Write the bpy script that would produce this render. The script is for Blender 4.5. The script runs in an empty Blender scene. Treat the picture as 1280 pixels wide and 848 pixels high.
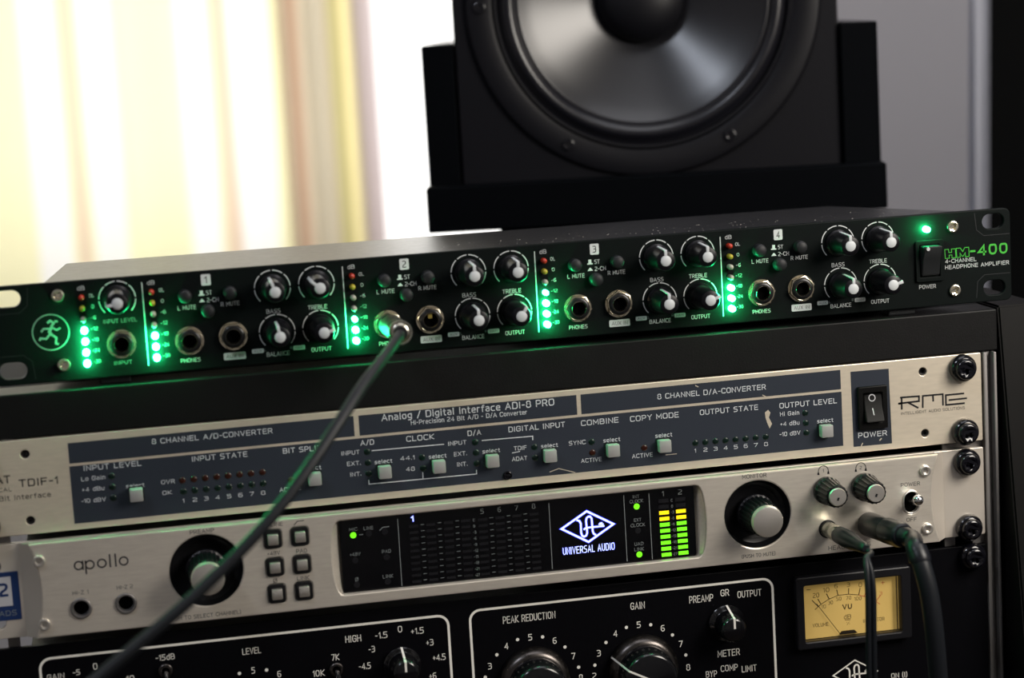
import bpy, bmesh, math, random
from mathutils import Vector, Matrix, Euler

random.seed(7)
PI = math.pi
C = bpy.context.scene.collection
S = bpy.context.scene

# ------------------------------------------------------------------ camera
# every length below is in millimetres; the rack front is the plane y = 0, z is up,
# and z = 0 lies 800 mm above the floor
ZOFF = 800.0
CAM = Vector((-157.013, -938.556, 184.878))
CROT = Euler((1.41904653, 0.05814153, -0.18687801), 'XYZ')
FPX = 2598.1
CM = CROT.to_matrix()

def W(x, y, z):
    return Vector((x * .001, y * .001, (z + ZOFF) * .001))

cam_d = bpy.data.cameras.new('camera')
cam = bpy.data.objects.new('camera', cam_d)
C.objects.link(cam)
cam.location = W(*CAM)
cam.rotation_euler = CROT
cam_d.sensor_width = 36.0
cam_d.lens = FPX * 36.0 / 1280.0
cam_d.clip_start = .01
cam_d.clip_end = 60
cam_d.dof.use_dof = True
cam_d.dof.focus_distance = .998
cam_d.dof.aperture_fstop = 5.4
S.camera = cam

# ------------------------------------------------------------------ world, light, exposure
wd = bpy.data.worlds.new('world')
S.world = wd
wd.use_nodes = True
wd.node_tree.nodes['Background'].inputs[0].default_value = (1.0, .985, .95, 1)
wd.node_tree.nodes['Background'].inputs[1].default_value = 1.7

def area(name, loc, target, size, size_y, power, col):
    l = bpy.data.lights.new(name, 'AREA')
    l.shape = 'RECTANGLE'
    l.size = size
    l.size_y = size_y
    l.energy = power
    l.color = col
    o = bpy.data.objects.new(name, l)
    C.objects.link(o)
    o.location = W(*loc)
    d = W(*target) - W(*loc)
    o.rotation_euler = d.to_track_quat('-Z', 'Y').to_euler()
    return o

area('daylight_outside_window', (-300, 2050, 350), (-300, 0, 100), 2.2, 2.2, 28, (1, .97, .9))
area('soft_room_lamp', (520, -420, 330), (180, 0, 0), .32, .32, 5.2, (1, .93, .84))
area('overhead_fill', (300, -300, 1500), (300, -200, 0), 1.0, 1.0, 6.0, (.95, .95, 1))  # unseen overhead fill, added to lift the room's light level

area('back_wall_fill', (1000, 500, 1550), (800, 1300, 0), .8, .5, 9.0, (1, .95, .97))  # unseen fill, added to brighten the back wall
area('left_room_lamp', (-900, -750, 1250), (120, 190, 180), .2, .2, 5.5, (.82, .88, 1))

S.view_settings.view_transform = 'Standard'
S.view_settings.look = 'None'
S.view_settings.exposure = 0.0
S.view_settings.gamma = 1.0
S.view_settings.use_curve_mapping = False

# ------------------------------------------------------------------ helpers: rays
def ray(px, py):
    return CM @ Vector((px - 640.0, -(py - 424.0), -FPX))

def at(px, py, y=0.0):
    """(x, z) in mm of the point of the plane y seen at a place in the photograph"""
    d = ray(px, py)
    p = CAM + d * ((y - CAM.y) / d.y)
    return (p.x, p.z)

def at3(px, py, y):
    x, z = at(px, py, y)
    return (x, y, z)

# ------------------------------------------------------------------ materials
def mat(name, col, rough=.5, metal=0.0, spec=.5, emit=None, strength=0.0, noise=0.0, scale=400.0,
        bump=0.0, bscale=600.0, stretch=None, coat=0.0):
    m = bpy.data.materials.new(name)
    m.use_nodes = True
    nt = m.node_tree
    b = nt.nodes['Principled BSDF']
    b.inputs['Base Color'].default_value = (*col, 1)
    b.inputs['Roughness'].default_value = rough
    b.inputs['Metallic'].default_value = metal
    b.inputs['Specular IOR Level'].default_value = spec
    if coat:
        b.inputs['Coat Weight'].default_value = coat
        b.inputs['Coat Roughness'].default_value = .12
    if emit:
        b.inputs['Emission Color'].default_value = (*emit, 1)
        b.inputs['Emission Strength'].default_value = strength
    if noise or bump:
        tc = nt.nodes.new('ShaderNodeTexCoord')
        mp = nt.nodes.new('ShaderNodeMapping')
        nt.links.new(tc.outputs['Object'], mp.inputs['Vector'])
        if stretch:
            mp.inputs['Scale'].default_value = stretch
    if noise:
        n = nt.nodes.new('ShaderNodeTexNoise')
        n.inputs['Scale'].default_value = scale
        n.inputs['Detail'].default_value = 3
        nt.links.new(mp.outputs[0], n.inputs['Vector'])
        r = nt.nodes.new('ShaderNodeMapRange')
        r.inputs['To Min'].default_value = max(0.02, rough - noise)
        r.inputs['To Max'].default_value = min(1, rough + noise)
        nt.links.new(n.outputs['Fac'], r.inputs['Value'])
        nt.links.new(r.outputs[0], b.inputs['Roughness'])
        mx = nt.nodes.new('ShaderNodeMix')
        mx.data_type = 'RGBA'
        mx.inputs[6].default_value = (*[c * .88 for c in col], 1)
        mx.inputs[7].default_value = (*[min(1, c * 1.1) for c in col], 1)
        nt.links.new(n.outputs['Fac'], mx.inputs[0])
        nt.links.new(mx.outputs[2], b.inputs['Base Color'])
    if bump:
        n2 = nt.nodes.new('ShaderNodeTexNoise')
        n2.inputs['Scale'].default_value = bscale
        nt.links.new(mp.outputs[0], n2.inputs['Vector'])
        bp = nt.nodes.new('ShaderNodeBump')
        bp.inputs['Strength'].default_value = bump
        bp.inputs['Distance'].default_value = .0003
        nt.links.new(n2.outputs['Fac'], bp.inputs['Height'])
        nt.links.new(bp.outputs[0], b.inputs['Normal'])
    return m

M = {}
M['amp_face'] = mat('black_anodised_face', (.0045, .0065, .0063), .5, 0, .06, noise=.05, scale=900)
M['amp_case'] = mat('black_case_paint', (.008, .008, .010), .36, 0, .85, noise=.04, scale=260, bump=.05, bscale=900)
M['dust'] = mat('pale_dust', (.5, .48, .45), .9, 0, .1)
M['print'] = mat('light_grey_print', (.62, .65, .65), .6, 0, .2)
M['print_dim'] = mat('dull_grey_print', (.23, .26, .26), .6, 0, .2)
M['print_dark'] = mat('black_print', (.012, .012, .014), .6, 0, .2)
M['print_green'] = mat('green_print', (.06, .42, .05), .6, 0, .2)
M['knob'] = mat('black_knob_plastic', (.003, .003, .0045), .36, 0, .28)
M['cap_grey'] = mat('light_grey_plastic', (.56, .59, .6), .45, 0, .35)
M['rubber'] = mat('dark_grey_button', (.013, .0145, .016), .5, 0, .3)
M['nut'] = mat('nickel_nut', (.82, .74, .56), .22, 1, .5)
M['hole'] = mat('dark_hole', (.001, .001, .001), .9, 0, .05)
M['sleeve'] = mat('black_sleeve', (.006, .006, .007), .3, 0, .5)
M['brass'] = mat('brass_contact', (.85, .68, .2), .3, 1)
M['screw'] = mat('zinc_screw', (.85, .8, .66), .25, 1)
M['led_on'] = mat('lit_green_led', (.02, .4, .12), .3, 0, .5, emit=(.015, 1, .27), strength=370)
M['led_small'] = mat('dimmer_green_led', (.02, .4, .12), .3, 0, .5, emit=(.03, 1, .3), strength=110)
M['led_red'] = mat('red_led_off', (.42, .03, .012), .25, 0, .6)
M['led_yellow'] = mat('yellow_led_off', (.42, .36, .03), .25, 0, .6)
M['led_clear'] = mat('clear_led_off', (.42, .42, .34), .18, 0, .8)
M['rack'] = mat('dark_rack_steel', (.0048, .0048, .005), .5, 0, .2, noise=.06, scale=120, bump=.2, bscale=1200)
M['rack_side'] = mat('dark_side_board', (.0035, .0033, .0032), .5, 0, .14, noise=.06, scale=40)
M['rack_top'] = mat('matt_dark_top', (.012, .012, .014), .7, 0, .07)
M['edge'] = mat('blue_black_edge', (.006, .0065, .012), .4, 0, .4)
M['rail'] = mat('zinc_rail', (.2, .19, .185), .5, .7, noise=.08, scale=60, stretch=(1, 1, .1))
M['cream'] = mat('champagne_anodised', (.74, .66, .53), .42, .5, .4, noise=.03, scale=700, stretch=(.2, 1, 1))
M['slate'] = mat('slate_blue_print', (.026, .032, .045), .5, 0, .25)
M['white_print'] = mat('white_print', (.74, .77, .8), .6, 0, .2)
M['btn'] = mat('grey_square_button', (.32, .32, .31), .45, 0, .3)
M['led_dg'] = mat('dark_green_lens', (.002, .011, .008), .3, 0, .4)
M['led_dr'] = mat('dark_red_lens', (.03, .006, .003), .3, 0, .4)
M['rocker'] = mat('black_rocker', (.003, .003, .003), .45, 0, .15)
M['rackscrew'] = mat('glossy_black_screw', (.003, .003, .005), .14, 0, .6)
M['silver'] = mat('silver_face', (.93, .85, .74), .34, .7, .4, noise=.03, scale=900, stretch=(.15, 1, 1))
M['silver_ear'] = mat('silver_ear', (.7, .64, .56), .4, .5, .4)
M['silver_cap'] = mat('brushed_cap', (.78, .74, .68), .3, .85, .5)
M['screen'] = mat('black_glass', (.0012, .0012, .0018), .12, 0, .35)
M['seg_off'] = mat('unlit_segment', (.01, .01, .012), .4, 0, .2)
M['seg_green'] = mat('lit_green_segment', (.1, .5, .02), .4, 0, .2, emit=(.18, 1, .01), strength=1.05)
M['seg_yellow'] = mat('lit_yellow_segment', (.5, .4, .02), .4, 0, .2, emit=(1, .62, .0), strength=1.2)
M['logo_blue'] = mat('lit_blue_logo', (.4, .45, .9), .4, 0, .2, emit=(.62, .72, 1), strength=1.35)
M['logo_halo'] = mat('lit_blue_edge', (.02, .02, .6), .4, 0, .2, emit=(.02, .04, .95), strength=.8)
M['chrome'] = mat('chrome', (.85, .85, .86), .12, 1)
M['plug'] = mat('nickel_plug', (.82, .79, .66), .24, 1, noise=.08, scale=300)
M['cable'] = mat('black_cable_jacket', (.006, .0075, .010), .45, 0, .3)
M['boot'] = mat('black_plug_boot', (.005, .006, .009), .35, 0, .35)
M['la_face'] = mat('black_textured_face', (.0012, .0012, .0022), .5, 0, .1, bump=.15, bscale=1500)
M['la_knob'] = mat('gloss_black_bakelite', (.004, .004, .005), .16, 0, .5)
M['la_skirt'] = mat('dark_metal_skirt', (.1, .09, .085), .3, 1, noise=.1, scale=200)
M['la_white'] = mat('cream_white_print', (.85, .83, .76), .6, 0, .2)
M['vu_face'] = mat('amber_meter_card', (.55, .38, .12), .6, 0, .2, emit=(.8, .52, .14), strength=.16)
M['vu_bezel'] = mat('black_meter_bezel', (.007, .007, .009), .35, 0, .4)
M['vu_black'] = mat('meter_ink', (.02, .015, .01), .7, 0, .1)
M['vu_red'] = mat('meter_red_ink', (.5, .08, .04), .7, 0, .1)
M['blue_label'] = mat('blue_label', (.01, .03, .11), .5, 0, .3)
M['label_white'] = mat('label_white', (.5, .5, .52), .5, 0, .3)
M['spk_box'] = mat('black_speaker_box', (.0035, .0035, .0055), .55, 0, .14, bump=.3, bscale=700)
M['spk_frame'] = mat('black_driver_frame', (.005, .005, .007), .45, 0, .2)
M['cone'] = mat('grey_speaker_cone', (.007, .007, .0095), .3, .0, .75)
M['dustcap'] = mat('black_dust_cap', (.004, .004, .006), .45, 0, .3)
M['surround'] = mat('rubber_surround', (.006, .006, .009), .3, 0, .6)
M['stand'] = mat('black_painted_wood', (.0008, .0012, .002), .65, 0, .04, noise=.08, scale=60, stretch=(.1, 1, 1), bump=.3, bscale=300)
M['cabinet_black'] = mat('black_cabinet', (.0012, .0015, .0018), .6, 0, .08)
M['wall'] = mat('grey_wall_paint', (.66, .64, .65), .8, 0, .2)
M['wall_w'] = mat('white_wall_paint', (.62, .6, .6), .8, 0, .2)
M['floor'] = mat('dark_floor_boards', (.07, .05, .035), .5, 0, .4)
M['winframe'] = mat('window_frame_paint', (.45, .42, .45), .5, 0, .3)
M['alu'] = mat('bright_edge_strip', (.62, .64, .74), .35, .3)

def glass_mat():
    m = bpy.data.materials.new('window_glass')
    m.use_nodes = True
    nt = m.node_tree
    nt.nodes.remove(nt.nodes['Principled BSDF'])
    g = nt.nodes.new('ShaderNodeBsdfGlossy')
    g.inputs['Roughness'].default_value = .02
    t = nt.nodes.new('ShaderNodeBsdfTransparent')
    mx = nt.nodes.new('ShaderNodeMixShader')
    fr = nt.nodes.new('ShaderNodeFresnel')
    fr.inputs[0].default_value = 1.25
    nt.links.new(fr.outputs[0], mx.inputs[0])
    nt.links.new(t.outputs[0], mx.inputs[1])
    nt.links.new(g.outputs[0], mx.inputs[2])
    nt.links.new(mx.outputs[0], nt.nodes['Material Output'].inputs[0])
    return m
M['glass'] = glass_mat()

def curtain_mat(name, stops, x0, x1):
    """striped translucent cloth; stops = (x mm, colour), the stripes run along the cloth's own x"""
    m = bpy.data.materials.new(name)
    m.use_nodes = True
    nt = m.node_tree
    nt.nodes.remove(nt.nodes['Principled BSDF'])
    tc = nt.nodes.new('ShaderNodeTexCoord')
    sp = nt.nodes.new('ShaderNodeSeparateXYZ')
    nt.links.new(tc.outputs['UV'], sp.inputs[0])
    rp = nt.nodes.new('ShaderNodeValToRGB')
    nt.links.new(sp.outputs[0], rp.inputs[0])
    cr = rp.color_ramp
    while len(cr.elements) > 1:
        cr.elements.remove(cr.elements[0])
    first = True
    for x, col in stops:
        p = (x - x0) / (x1 - x0)
        if first:
            e = cr.elements[0]
            e.position = p
            first = False
        else:
            e = cr.elements.new(p)
        e.color = (*col, 1)
    wv = nt.nodes.new('ShaderNodeTexWave')
    wv.inputs['Scale'].default_value = 90
    nt.links.new(tc.outputs['Object'], wv.inputs['Vector'])
    bp = nt.nodes.new('ShaderNodeBump')
    bp.inputs['Strength'].default_value = .1
    nt.links.new(wv.outputs['Fac'], bp.inputs['Height'])
    df = nt.nodes.new('ShaderNodeBsdfDiffuse')
    tl = nt.nodes.new('ShaderNodeBsdfTranslucent')
    for n in (df, tl):
        nt.links.new(rp.outputs[0], n.inputs['Color'])
        nt.links.new(bp.outputs[0], n.inputs['Normal'])
    mx = nt.nodes.new('ShaderNodeMixShader')
    mx.inputs[0].default_value = .6
    nt.links.new(df.outputs[0], mx.inputs[1])
    nt.links.new(tl.outputs[0], mx.inputs[2])
    nt.links.new(mx.outputs[0], nt.nodes['Material Output'].inputs[0])
    return m

# ------------------------------------------------------------------ helpers: objects
ORG = {}

def thing(name, label, cat, org, group=None):
    o = bpy.data.objects.new(name, None)
    C.objects.link(o)
    o.location = W(*org)
    o.empty_display_size = .02
    o['label'] = label
    o['category'] = cat
    if group:
        o['group'] = group
    ORG[o.name] = Vector(org)
    return o

def mesh_of(bm, name, org, smooth=None):
    """bmesh in mm -> mesh in m around org"""
    for v in bm.verts:
        v.co = (v.co - Vector(org)) * .001
    me = bpy.data.meshes.new(name)
    bm.to_mesh(me)
    bm.free()
    if smooth is not None:
        for p in me.polygons:
            p.use_smooth = True
        me.set_sharp_from_angle(angle=math.radians(smooth))
    return me

def obj(name, bm, m, parent=None, org=None, smooth=None, label=None, me=None):
    """one mesh object; org = its origin in mm (default: the parent's)"""
    if org is None:
        org = ORG[parent.name] if parent else Vector((0, 0, 0))
    org = Vector(org)
    if me is None:
        me = mesh_of(bm, name, org, smooth)
        me.materials.append(M[m] if isinstance(m, str) else m)
    o = bpy.data.objects.new(name, me)
    C.objects.link(o)
    if parent:
        o.parent = parent
        o.location = (org - ORG[parent.name]) * .001
    else:
        o.location = W(*org)
    ORG[o.name] = org
    if label:
        o['label'] = label
    return o

def struct(name, bm, m):
    o = obj(name, bm, m, org=(0, 0, 0))
    o['kind'] = 'structure'
    return o

_cache = {}
def shared(key, name, build, m, parent, loc, smooth=40, label=None, rot=None):
    """parts that repeat share one mesh, built around the origin in mm"""
    if key not in _cache:
        me = mesh_of(build(), name, (0, 0, 0), smooth)
        me.materials.append(M[m])
        _cache[key] = me
    o = obj(name, None, None, parent, loc, label=label, me=_cache[key])
    if rot is not None:
        o.rotation_euler = rot
    return o

# ------------------------------------------------------------------ helpers: shapes (mm)
def box(x0, x1, y0, y1, z0, z1, bev=0.0, bm=None, seg=2):
    b = bmesh.new()
    vs = [b.verts.new((x, y, z)) for x in (x0, x1) for y in (y0, y1) for z in (z0, z1)]
    for f in ((0, 1, 3, 2), (4, 6, 7, 5), (0, 4, 5, 1), (2, 3, 7, 6), (0, 2, 6, 4), (1, 5, 7, 3)):
        b.faces.new([vs[i] for i in f])
    bmesh.ops.recalc_face_normals(b, faces=b.faces)
    if bev:
        bmesh.ops.bevel(b, geom=b.edges[:], offset=bev, segments=seg, affect='EDGES', profile=.5)
    return join(bm, b)

def join(bm, b):
    if bm is None:
        return b
    me = bpy.data.meshes.new('tmp')
    b.to_mesh(me)
    b.free()
    bm.from_mesh(me)
    bpy.data.meshes.remove(me)
    return bm

def xform(bm, mx):
    bmesh.ops.transform(bm, matrix=mx, verts=bm.verts)
    return bm

def lathe(prof, n=32, cx=0, cz=0, bm=None, phase=0.0, flute=None):
    """profile of (radius, y) turned about the y axis through (cx, cz); flute=(count, depth, y0, y1)"""
    b = bmesh.new()
    rings = []
    for r, y in prof:
        if r < 1e-6:
            rings.append([b.verts.new((cx, y, cz))])
        else:
            ring = []
            for i in range(n):
                a = phase + 2 * PI * i / n
                rr = r
                if flute and flute[2] <= y <= flute[3]:
                    rr = r - flute[1] * (1 if (i * flute[0] * 2 // n) % 2 else 0)
                ring.append(b.verts.new((cx + rr * math.sin(a), y, cz + rr * math.cos(a))))
            rings.append(ring)
    for a, c in zip(rings, rings[1:]):
        if len(a) == 1 and len(c) == 1:
            continue
        for i in range(n):
            j = (i + 1) % n
            if len(a) == 1:
                b.faces.new((a[0], c[i], c[j]))
            elif len(c) == 1:
                b.faces.new((a[i], a[j], c[0]))
            else:
                b.faces.new((a[i], a[j], c[j], c[i]))
    bmesh.ops.recalc_face_normals(b, faces=b.faces)
    return join(bm, b)

def plate(outer, holes, y0, y1, bev=0.0, bm=None):
    """polygon in (x, z) with holes, between the depths y0 (front) and y1 (back)"""
    cu = bpy.data.curves.new('tmp', 'CURVE')
    cu.dimensions = '2D'
    cu.fill_mode = 'BOTH'
    cu.extrude = max(0.0, abs(y1 - y0) / 2 - bev)
    cu.bevel_depth = bev
    cu.bevel_resolution = 1
    cu.offset = -bev
    for pts in [outer] + list(holes):
        sp = cu.splines.new('POLY')
        sp.points.add(len(pts) - 1)
        for p, q in zip(sp.points, pts):
            p.co = (q[0], q[1], 0, 1)
        sp.use_cyclic_u = True
    o = bpy.data.objects.new('tmp', cu)
    C.objects.link(o)
    me = o.to_mesh()
    b = bmesh.new()
    b.from_mesh(me)
    o.to_mesh_clear()
    bpy.data.objects.remove(o)
    bpy.data.curves.remove(cu)
    yc = (y0 + y1) / 2
    for v in b.verts:
        x, y, z = v.co
        v.co = (x, yc - z, y)
    bmesh.ops.recalc_face_normals(b, faces=b.faces)
    return join(bm, b)

def rrect(x0, x1, z0, z1, r, n=5):
    pts = []
    for cx, cz, a0 in ((x1 - r, z1 - r, 0), (x0 + r, z1 - r, 90), (x0 + r, z0 + r, 180), (x1 - r, z0 + r, 270)):
        for i in range(n + 1):
            a = math.radians(a0 + 90 * i / n)
            pts.append((cx + r * math.cos(a), cz + r * math.sin(a)))
    return pts

def circle(cx, cz, r, n=28, rz=None, a0=0.0):
    rz = r if rz is None else rz
    return [(cx + r * math.cos(a0 + 2 * PI * i / n), cz + rz * math.sin(a0 + 2 * PI * i / n)) for i in range(n)]

def slot(cx, cz, w, h, n=8):
    r = h / 2
    return rrect(cx - w / 2, cx + w / 2, cz - r, cz + r, r * .999, n)

def tube(pts, r, n=14, bm=None, closed_ends=True, sub=6):
    """smooth tube through 3-D points (Catmull-Rom)"""
    P = [Vector(p) for p in pts]
    rs = r if isinstance(r, (list, tuple)) else [r] * len(P)
    Q, R = [], []
    for i in range(len(P) - 1):
        p0, p1, p2, p3 = P[max(i - 1, 0)], P[i], P[i + 1], P[min(i + 2, len(P) - 1)]
        for k in range(sub):
            t = k / sub
            Q.append(.5 * ((2 * p1) + (p2 - p0) * t + (2 * p0 - 5 * p1 + 4 * p2 - p3) * t * t + (3 * p1 - p0 - 3 * p2 + p3) * t ** 3))
            R.append(rs[i] * (1 - t) + rs[i + 1] * t)
    Q.append(P[-1])
    R.append(rs[-1])
    b = bmesh.new()
    rings = []
    ref = Vector((0, 0, 1))
    for i, q in enumerate(Q):
        t = (Q[min(i + 1, len(Q) - 1)] - Q[max(i - 1, 0)]).normalized()
        u = ref - t * ref.dot(t)
        if u.length < 1e-3:
            u = Vector((1, 0, 0)) - t * t.x
        u.normalize()
        ref = u
        v = t.cross(u)
        rings.append([b.verts.new(q + (u * math.cos(2 * PI * k / n) + v * math.sin(2 * PI * k / n)) * R[i]) for k in range(n)])
    for a, c in zip(rings, rings[1:]):
        for k in range(n):
            b.faces.new((a[k], a[(k + 1) % n], c[(k + 1) % n], c[k]))
    if closed_ends:
        b.faces.new(rings[0])
        b.faces.new(rings[-1][::-1])
    bmesh.ops.recalc_face_normals(b, faces=b.faces)
    return join(bm, b)

def ribbon(pts, w, y, bm=None, closed=False):
    """flat printed line of width w through (x, z) points at depth y, with mitred corners"""
    b = bmesh.new() if bm is None else bm
    P = [Vector(p) for p in pts]
    n = len(P)
    L, R = [], []
    for i in range(n):
        if closed:
            d0 = (P[i] - P[i - 1]).normalized()
            d1 = (P[(i + 1) % n] - P[i]).normalized()
        else:
            d0 = (P[i] - P[max(i - 1, 0)]) if i else (P[1] - P[0])
            d1 = (P[min(i + 1, n - 1)] - P[i]) if i < n - 1 else (P[-1] - P[-2])
            d0, d1 = d0.normalized(), d1.normalized()
        nn = Vector((-(d0.y + d1.y), d0.x + d1.x))
        if nn.length < 1e-6:
            nn = Vector((-d1.y, d1.x))
        nn.normalize()
        k = max(.5, nn.dot(Vector((-d1.y, d1.x))))
        nn = nn * (w / 2 / k)
        L.append(b.verts.new((P[i].x + nn.x, y, P[i].y + nn.y)))
        R.append(b.verts.new((P[i].x - nn.x, y, P[i].y - nn.y)))
    for i in range(n if closed else n - 1):
        j = (i + 1) % n
        b.faces.new((L[i], L[j], R[j], R[i]))
    return b

def pribbon(pxs, wpx, y, bm=None, closed=False):
    return ribbon([at(a, b, y) for a, b in pxs], wpx / 2.65, y, bm, closed)

def disc(cx, cz, r, y, bm, n=14):
    b = bmesh.new() if bm is None else bm
    vs = [b.verts.new((cx + r * math.cos(2 * PI * i / n), y, cz + r * math.sin(2 * PI * i / n))) for i in range(n)]
    b.faces.new(vs)
    return b

def flat(pts, y, bm=None):
    b = bmesh.new() if bm is None else bm
    b.faces.new([b.verts.new((p[0], y, p[1])) for p in pts])
    return b

# lettering: a small single-stroke alphabet; a point with a third value is a rounded corner
GL = {
 'A': (.9, [[(0, 0), (.45, 1), (.9, 0)], [(.16, .33), (.74, .33)]]),
 'B': (.8, [[(0, 0), (0, 1), (.76, 1, 1), (.76, .53, 1), (0, .53)], [(.7, .53), (.8, .53, 1), (.8, 0, 1), (0, 0)]]),
 'C': (.8, [[(.8, .88), (.8, 1, 1), (0, 1, 1), (0, 0, 1), (.8, 0, 1), (.8, .12)]]),
 'D': (.82, [[(0, 0), (0, 1), (.82, 1, 1), (.82, 0, 1), (0, 0)]]),
 'E': (.72, [[(.72, 1), (0, 1), (0, 0), (.72, 0)], [(0, .52), (.66, .52)]]),
 'F': (.7, [[(.7, 1), (0, 1), (0, 0)], [(0, .5), (.62, .5)]]),
 'G': (.84, [[(.82, .78), (.82, 1, 1), (0, 1, 1), (0, 0, 1), (.84, 0, 1), (.84, .48), (.46, .48)]]),
 'H': (.8, [[(0, 0), (0, 1)], [(.8, 0), (.8, 1)], [(0, .52), (.8, .52)]]),
 'I': (.14, [[(.07, 0), (.07, 1)]]),
 'K': (.8, [[(0, 0), (0, 1)], [(.78, 1), (.06, .48), (.8, 0)]]),
 'L': (.66, [[(0, 1), (0, 0), (.66, 0)]]),
 'M': (.95, [[(0, 0), (0, 1), (.475, .3), (.95, 1), (.95, 0)]]),
 'N': (.8, [[(0, 0), (0, 1), (.8, 0), (.8, 1)]]),
 'O': (.84, [[(.42, 1), (.84, 1, 1), (.84, 0, 1), (0, 0, 1), (0, 1, 1), (.42, 1)]]),
 'P': (.76, [[(0, 0), (0, 1), (.76, 1, 1), (.76, .42, 1), (0, .42)]]),
 'R': (.8, [[(0, 0), (0, 1), (.76, 1, 1), (.76, .45, 1), (0, .45)], [(.45, .45), (.8, 0)]]),
 'S': (.78, [[(.74, 1), (0, 1, 1), (0, .53, 1), (.78, .53, 1), (.78, 0, 1), (.02, 0)]]),
 'T': (.8, [[(0, 1), (.8, 1)], [(.4, 1), (.4, 0)]]),
 'U': (.8, [[(0, 1), (0, 0, 1), (.8, 0, 1), (.8, 1)]]),
 'V': (.86, [[(0, 1), (.43, 0), (.86, 1)]]),
 'W': (1.2, [[(0, 1), (.3, 0), (.6, .9), (.9, 0), (1.2, 1)]]),
 'X': (.8, [[(0, 0), (.8, 1)], [(0, 1), (.8, 0)]]),
 'Y': (.8, [[(0, 1), (.4, .5), (.8, 1)], [(.4, .5), (.4, 0)]]),
 'Z': (.76, [[(0, 1), (.76, 1), (0, 0), (.76, 0)]]),
 'a': (.58, [[(.04, .72), (.58, .72, 1), (.58, 0)], [(.58, .42), (0, .42, 1), (0, 0, 1), (.58, 0)]]),
 'c': (.56, [[(.56, .72), (0, .72, 1), (0, 0, 1), (.56, 0)]]),
 'd': (.6, [[(.6, 1), (.6, 0), (0, 0, 1), (0, .72, 1), (.6, .72)]]),
 'e': (.6, [[(0, .37), (.6, .37), (.6, .72, 1), (0, .72, 1), (0, 0, 1), (.58, 0)]]),
 'f': (.4, [[(.44, 1), (.16, 1, 1), (.16, 0)], [(0, .7), (.4, .7)]]),
 'g': (.6, [[(.6, .1), (0, .1, 1), (0, .72, 1), (.6, .72), (.6, -.25, 1), (.04, -.25)]]),
 'i': (.08, [[(.04, 0), (.04, .7)], [(.04, .9), (.04, 1.02)]]),
 'l': (.08, [[(.04, 0), (.04, 1)]]),
 'n': (.58, [[(0, 0), (0, .72), (.58, .72, 1), (.58, 0)]]),
 'o': (.6, [[(.3, .72), (.6, .72, 1), (.6, 0, 1), (0, 0, 1), (0, .72, 1), (.3, .72)]]),
 'r': (.38, [[(0, 0), (0, .72), (.38, .72)]]),
 's': (.54, [[(.54, .72), (0, .72, 1), (0, .38, 1), (.54, .38, 1), (.54, 0, 1), (0, 0)]]),
 't': (.38, [[(.14, .95), (.14, 0, 1), (.4, 0)], [(0, .7), (.38, .7)]]),
 'u': (.58, [[(0, .72), (0, 0, 1), (.58, 0)], [(.58, .72), (.58, 0)]]),
 'v': (.6, [[(0, .72), (.3, 0), (.6, .72)]]),
 '0': (.74, [[(.37, 1), (.74, 1, 1), (.74, 0, 1), (0, 0, 1), (0, 1, 1), (.37, 1)]]),
 '1': (.24, [[(0, .78), (.24, 1), (.24, 0)]]),
 '2': (.72, [[(.02, 1), (.72, 1, 1), (.72, .55, 1), (0, .3, 1), (0, 0), (.72, 0)]]),
 '3': (.72, [[(.02, 1), (.7, 1, 1), (.7, .53, 1), (.24, .53)], [(.6, .53), (.72, .53, 1), (.72, 0, 1), (0, 0)]]),
 '4': (.78, [[(.6, 0), (.6, 1), (0, .28), (.78, .28)]]),
 '5': (.72, [[(.68, 1), (.04, 1), (.04, .56), (.72, .6, 1), (.72, 0, 1), (0, 0)]]),
 '6': (.72, [[(.66, 1), (0, 1, 1), (0, 0, 1), (.72, 0, 1), (.72, .56, 1), (0, .56)]]),
 '7': (.7, [[(0, 1), (.7, 1), (.22, 0)]]),
 '8': (.74, [[(.37, 1), (.7, 1, 1), (.7, .54, 1), (.04, .54, 1), (.04, 1, 1), (.37, 1)], [(.37, .54), (.74, .54, 1), (.74, 0, 1), (0, 0, 1), (0, .54, 1), (.37, .54)]]),
 '9': (.72, [[(.72, .44), (0, .44, 1), (0, 1, 1), (.72, 1, 1), (.72, 0, 1), (.06, 0)]]),
 '-': (.4, [[(0, .46), (.4, .46)]]),
 '+': (.5, [[(0, .46), (.5, .46)], [(.25, .2), (.25, .72)]]),
 '/': (.5, [[(0, -.08), (.5, 1.06)]]),
 '.': (.0, [[(0, 0), (0, .13)]]),
 '(': (.16, [[(.16, 1.1), (0, .8), (0, .2), (.16, -.1)]]),
 ')': (.16, [[(0, 1.1), (.16, .8), (.16, .2), (0, -.1)]]),
 '%': (.8, [[(.1, 0), (.7, 1)], [(.1, .7), (.1, .9)], [(.7, .1), (.7, .3)]]),
 '\u00d8': (.84, [[(.42, 1), (.84, 1, 1), (.84, 0, 1), (0, 0, 1), (0, 1, 1), (.42, 1)], [(0, -.1), (.84, 1.1)]]),
 ' ': (.3, []),
}
ROUND = {'style': .42}
def rounded(pts, r):
    """corner points flagged round become short arcs"""
    out = []
    n = len(pts)
    for i, p in enumerate(pts):
        q = Vector(p[:2])
        if len(p) == 3 and 0 < i < n - 1:
            a, c = Vector(pts[i - 1][:2]) - q, Vector(pts[i + 1][:2]) - q
            ra = min(r, a.length * .5)
            rc = min(r, c.length * .5)
            p0, p1 = q + a.normalized() * ra, q + c.normalized() * rc
            for k in range(5):
                t = k / 4
                out.append((p0 * (1 - t) ** 2 + q * 2 * t * (1 - t) + p1 * t * t))
        else:
            out.append(q)
    res = [out[0]]
    for q in out[1:]:
        if (q - res[-1]).length > 1e-4:
            res.append(q)
    return res

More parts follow.
